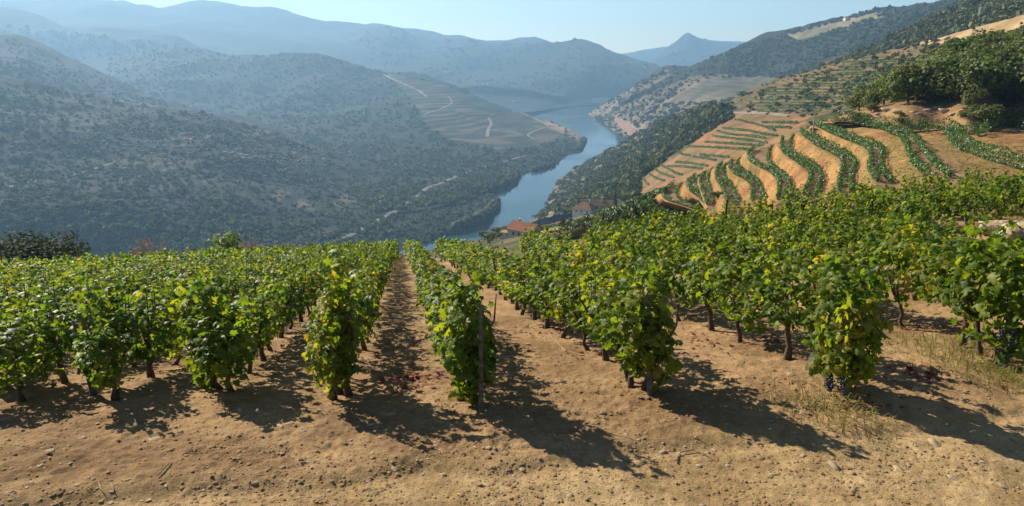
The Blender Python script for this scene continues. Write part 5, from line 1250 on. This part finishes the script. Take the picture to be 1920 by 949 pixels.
def slab(seed):
    r_ = np.random.default_rng(seed); n = int(r_.integers(4, 6)); t = np.sort(r_.uniform(0, 6.283, n)); t = (np.linspace(0, 6.283, n, endpoint=False) * .6 + t * .4)
    rad = r_.uniform(.5, 1.25, n); b = np.stack([np.cos(t) * rad, np.sin(t) * rad, np.full(n, -.35)], 1); m = b * [1.04, 1.04, 0]; m[:, 2] = r_.uniform(.02, .16, n); tp = b * [.93, .93, 0]; tp[:, 2] = r_.uniform(.12, .34, n)
    V = np.concatenate([b, m, tp, [[0, 0, .34]]]); F = []
    for k in range(n):
        q = (k + 1) % n; F += [(k, q, n + q), (k, n + q, n + k), (n + k, n + q, 2 * n + q), (n + k, 2 * n + q, 2 * n + k), (2 * n + k, 2 * n + q, 3 * n)]
    return V, [np.array(F)]
SLABS = [slab(k) for k in range(6)]
STONES = [make_mesh('stone', tv, list(tf), M['stone']) for tv, tf in SLABS]
spots = [(288, 825, .07), (155, 822, .05), (178, 858, .045), (150, 806, .04), (525, 800, .045), (565, 836, .06), (570, 808, .05), (848, 842, .05), (922, 858, .05), (740, 880, .05), (733, 777, .06), (697, 588 + 0, .0), (938, 587, .09), (1485, 703, .09), (1820, 873, .07), (1790, 898, .06), (1563, 873, .07), (1062, 728, .05), (1068, 930, .05), (830, 890, .045), (805, 925, .05), (920, 700, .04), (1752, 833, .08), (440, 878, .045), (95, 845, .05), (30, 800, .05), (1330, 925, .05), (1450, 890, .05), (1685, 880, .06), (640, 905, .045), (700, 850, .04), (480, 905, .05), (350, 865, .04), (240, 900, .05), (1240, 850, .05), (1150, 905, .04), (980, 880, .05), (1000, 905, .035), (1380, 855, .05), (1600, 915, .06), (1880, 910, .06), (60, 915, .05), (380, 930, .04), (560, 935, .05), (912, 845, .05), (600, 770, .05), (450, 770, .05), (1450, 740, .05), (1400, 765, .05), (1720, 730, .06), (1790, 760, .06), (1130, 775, .05), (990, 645, .05), (820, 640, .05), (760, 640, .04), (300, 790, .05), (60, 770, .05), (560, 720, .05)]
bandn = {}
for i, (u, v, s) in enumerate(spots):
    if s == 0 or i % 3 == 2: continue
    s *= .72
    p = gpt(u, v); near = v > 800; b_ = int(u // 240); zone = ['by the twin-trunked vine', 'by the bushy vine', 'by the shaggy vine', 'by the aisle mouth', 'by the slender vine', 'by the drooping vine', 'by the large dark vine', 'by the grape-hung vine'][min(b_, 7)]
    key = (near, b_); bandn[key] = bandn.get(key, 0) + 1
    o_ = obj('stone', STONES[i % 6], None, (p[0], p[1], p[2] - s * .02), f"{ordn(bandn[key])} flat stone on the {'track' if near else 'soil'} {zone}, counting from valley side", 'stone', 'loose stones on the ground')
    o_.scale = (s * RNG.uniform(.9, 1.5), s * RNG.uniform(.7, 1.0), s * RNG.uniform(.7, 1.2)); o_.rotation_euler = (RNG.uniform(-.2, .2), RNG.uniform(-.2, .2), RNG.uniform(0, 6.28))
def scatter_ground(n, umin, umax, vmin, vmax, pw=1.0):
    """points of the ground, evenly spread over the near field"""
    a = RNG.uniform(0, 1, n) ** pw; r_ = 3.6 * (40 / 3.6) ** a; t_ = RNG.uniform(R(-40), R(42), n)
    x, y = r_ * np.sin(t_), r_ * np.cos(t_); return x, y
def litter(name, n, tmpl, size, mat, label, cat, rmax=20, dens=None, lift=.3, flat=1.0, smooth=False):
    r_ = np.exp(RNG.uniform(math.log(4.2), math.log(rmax), n)); t_ = RNG.uniform(R(-41), R(43), n); x, y = r_ * np.sin(t_), r_ * np.cos(t_)
    if dens is not None: kk = RNG.uniform(0, 1, n) < dens(x, y); x, y = x[kk], y[kk]
    z = ground_z(x, y); s_ = size[0] * (size[1] / size[0]) ** (RNG.uniform(0, 1, len(x)) ** 2.0)
    Rm = rotz(len(x)); Vs, Fs, o = [], [], 0
    for i, (tv, tf) in enumerate(tmpl):
        m = np.arange(len(x)) % len(tmpl) == i
        V, F = stamp(tv, tf, np.stack([x[m], y[m], z[m] + s_[m] * lift], 1), Rm[m], np.stack([s_[m] * RNG.uniform(.8, 1.5, m.sum()), s_[m], s_[m] * flat], 1)); Vs.append(V); Fs += [f + o for f in F]; o += len(V)
    return obj(name, make_mesh(name, np.concatenate(Vs), Fs, M[mat], smooth), label=label, cat=cat, kind='stuff')
def peb(seed):
    V0, F0 = ico(1); n = fbm(V0[:, 0] * 1.5 + seed * 5, V0[:, 1] * 1.5, V0[:, 2] * 1.5, oct=2); return V0 * (1 + .5 * n)[:, None], [F0]
PEB = [peb(k) for k in range(4)]
OCT = [(np.array([(1, 0, 0), (0, 1, 0), (-.9, .1, 0), (.1, -1, 0), (.1, 0, .8), (0, 0, -.6)], float), [np.array([(0, 1, 4), (1, 2, 4), (2, 3, 4), (3, 0, 4)])]), (np.array([(1, .3, 0), (0, 1, .1), (-.8, .4, 0), (-.2, -1, .1), (.1, .1, .6), (0, 0, -.6)], float), [np.array([(0, 1, 4), (1, 2, 4), (2, 3, 4), (3, 0, 4)])])]
trackd = lambda x, y: np.where(ab(x, y)[0] < 5.6, 1.0, .4) * np.clip(.6 + .6 * fbm(x / .7, y / .7, oct=2), .1, 1)
litter('gravel', 4200, PEB, (.005, .018), 'gravel', 'small gravel strewn over the track and field soil', 'gravel', 14, trackd, .2, .6)
litter('soil_clods', 48000, OCT, (.006, .026), 'clod', 'crumbly clods of earth on the track and between the rows', 'soil', 18, lambda x, y: np.clip(.55 + .8 * fbm(x / .6, y / .6, 7.0, oct=3), .08, 1), .15, .8)
litter('slate_chips', 2200, SLABS, (.006, .026), 'stone', 'pale chips of slate lying on the track', 'stone chips', 12, lambda x, y: np.where(ab(x, y)[0] < 6.0, .9, .2), .1, .5)
# blades of straw and grass
BLV = np.array([(-.04, 0, 0), (.04, 0, 0), (.03, .45, .5), (-.03, .45, .5), (0, 1.0, .62)]); BLF = [np.array([(0, 1, 2, 3)]), np.array([(3, 2, 4)])]
def blades(name, pts, size, mat, label, cat, flatness=.4):
    x, y = pts; z = ground_z(x, y); n = len(x); V, F = stamp(BLV, BLF, np.stack([x, y, z - .005], 1), rotz(n), np.stack([RNG.uniform(.5, 1.0, n) * size, size * RNG.uniform(.5, 1.3, n), size * RNG.uniform(flatness * .4, flatness * 1.6, n)], 1))
    return obj(name, make_mesh(name, V, F, M[mat]), label=label, cat=cat, kind='stuff')
def patch(u, v, su, n):
    p = gpt(u, v); return p[0] + RNG.normal(size=n) * su, p[1] + RNG.normal(size=n) * su * .8
def cat_pts(L_): return np.concatenate([a[0] for a in L_]), np.concatenate([a[1] for a in L_])
blades('dry_grass', cat_pts([patch(1860, 690, .35, 500), patch(1800, 660, .3, 300), patch(1905, 710, .3, 450), patch(1700, 640, .4, 300), patch(1560, 770, .25, 260), patch(1520, 740, .3, 150), patch(1600, 800, .25, 120), patch(1890, 400, .8, 900), patch(1910, 415, .6, 600), patch(870, 515, .8, 500)]), .13, 'grass', 'dry yellow-green grass tufts along the row ends and on the mound', 'grass', .9)
r_ = np.exp(RNG.uniform(math.log(4.3), math.log(16), 5200)); t_ = RNG.uniform(R(-41), R(43), 5200); x, y = r_ * np.sin(t_), r_ * np.cos(t_); kk = fbm(x / .8, y / .8, 3.0, oct=3) > RNG.uniform(-.6, .9, 5200)
blades('straw', (x[kk], y[kk]), .11, 'straw', 'thin bits of straw and dry stalk lying on the soil', 'straw', .12)
def dead(name, pts, label):
    x, y = pts; z = ground_z(x, y); n = len(x); nr = RNG.normal(size=(n, 3)) * .35 + [0, 0, 1]
    V, F = stamp(LEAVES[0][0], LEAVES[0][1], np.stack([x, y, z + .012], 1), rot_from(nr, RNG.normal(size=(n, 3))), RNG.uniform(.035, .085, n)); obj(name, make_mesh(name, V, F, M['dead_leaf']), label=label, cat='leaves', kind='stuff')
dead('fallen_leaves', cat_pts([patch(775, 708, .16, 60), patch(745, 712, .12, 25), patch(765, 730, .14, 20), patch(1735, 700, .18, 40), patch(1740, 615, .2, 30), patch(1610, 760, .15, 25), patch(1120, 660, .3, 40), patch(690, 675, .15, 12), patch(1810, 420, .7, 120), patch(1040, 620, .4, 40), patch(500, 660, .5, 40), patch(250, 680, .5, 40), patch(1500, 640, .6, 60), patch(1330, 640, .5, 40), patch(930, 620, .3, 20)]), 'dry red fallen vine leaves heaped at the row ends')
for i, (pts, lab) in enumerate([([(1265, 868), (1275, 852), (1300, 847), (1325, 856), (1338, 866)], 'curved bare vine cutting lying on the track under the drooping end vine'), ([(185, 908), (190, 920), (196, 928)], 'short pale twig on the track near the picture corner'), ([(208, 908), (212, 918), (214, 924)], 'second short pale twig on the track near the picture corner'), ([(295, 895), (308, 882), (320, 868)], 'straight twig on the track under the second row end'), ([(755, 815), (760, 832), (775, 838)], 'hooked twig in the shadow of the shaggy end vine'), ([(1040, 640), (1060, 660), (1095, 668)], 'dry cutting lying in the bare strip by the third row')]):
    P3 = [gpt(u, v) for u, v in pts]; c = P3[0]
    MB().tube([tuple(q - c + [0, 0, .02]) for q in P3], [.006] * (len(P3) - 1) + [.003], 5).build('twig', M['twig'], loc=tuple(c), label=lab, cat='twig')

# dry grass on the terrace banks
iu, iv = RNG.uniform(1230, 1920, 9000), RNG.uniform(232, 392, 9000); P_ = []
for a, b in zip(iu, iv):
    h_ = HILLS['terraced_hillside'][3].ray_cast(Vector((0, 0, CAMZ)), Vector(ray(a, b)).normalized())
    if h_[0] is not None and tk[TF[h_[2]][0]] > .5: P_.append(tuple(h_[0]))
P_ = np.array(P_); P_ = P_[fbm(P_[:, 0] / 2.5, P_[:, 1] / 2.5, oct=3) > RNG.uniform(-.7, .5, len(P_))]
V, F = stamp(BLV, BLF, np.repeat(P_, 3, 0), rotz(len(P_) * 3), np.stack([RNG.uniform(.9, 2.2, len(P_) * 3), RNG.uniform(.12, .3, len(P_) * 3), RNG.uniform(.04, .14, len(P_) * 3)], 1))
obj('bank_grass', make_mesh('bank_grass', V, F, M['straw']), label='dry golden grass tufts on the banks between the curved terraces', cat='grass', kind='stuff')


# ------------------------------------------------------------------ haze
zmin = min(float((np.array(h[1])[:, 2]).min()) for h in HILLS.values())
zmax = max(float((np.array(h[1])[:, 2]).max()) for h in HILLS.values())
zmin = min(zmin, float(GVv[:, 2].min()), 0.0)
hx = max(9000.0, max(float(np.abs(np.array(h[1])[:, 0]).max()) for h in HILLS.values())) + 50
hy = max(7500.0, max(float(np.array(h[1])[:, 1].max()) for h in HILLS.values())) + 50
hb = MB().box(-hx, hx, -300, hy, zmin - 1.0, zmax + 25)
hm = bpy.data.materials.new('valley_haze'); hm.use_nodes = True
hn = hm.node_tree; hn.nodes.clear()
pv = hn.nodes.new('ShaderNodeVolumePrincipled'); ho = hn.nodes.new('ShaderNodeOutputMaterial')
pv.inputs['Color'].default_value = HAZE['color']; pv.inputs['Density'].default_value = HAZE['density']; pv.inputs['Anisotropy'].default_value = HAZE['g']
hn.links.new(pv.outputs[0], ho.inputs['Volume'])
hz = hb.build('haze', hm, kind='stuff', label='blue morning haze hanging in the river valley')
print('haze', hx, hy, zmin, zmax)
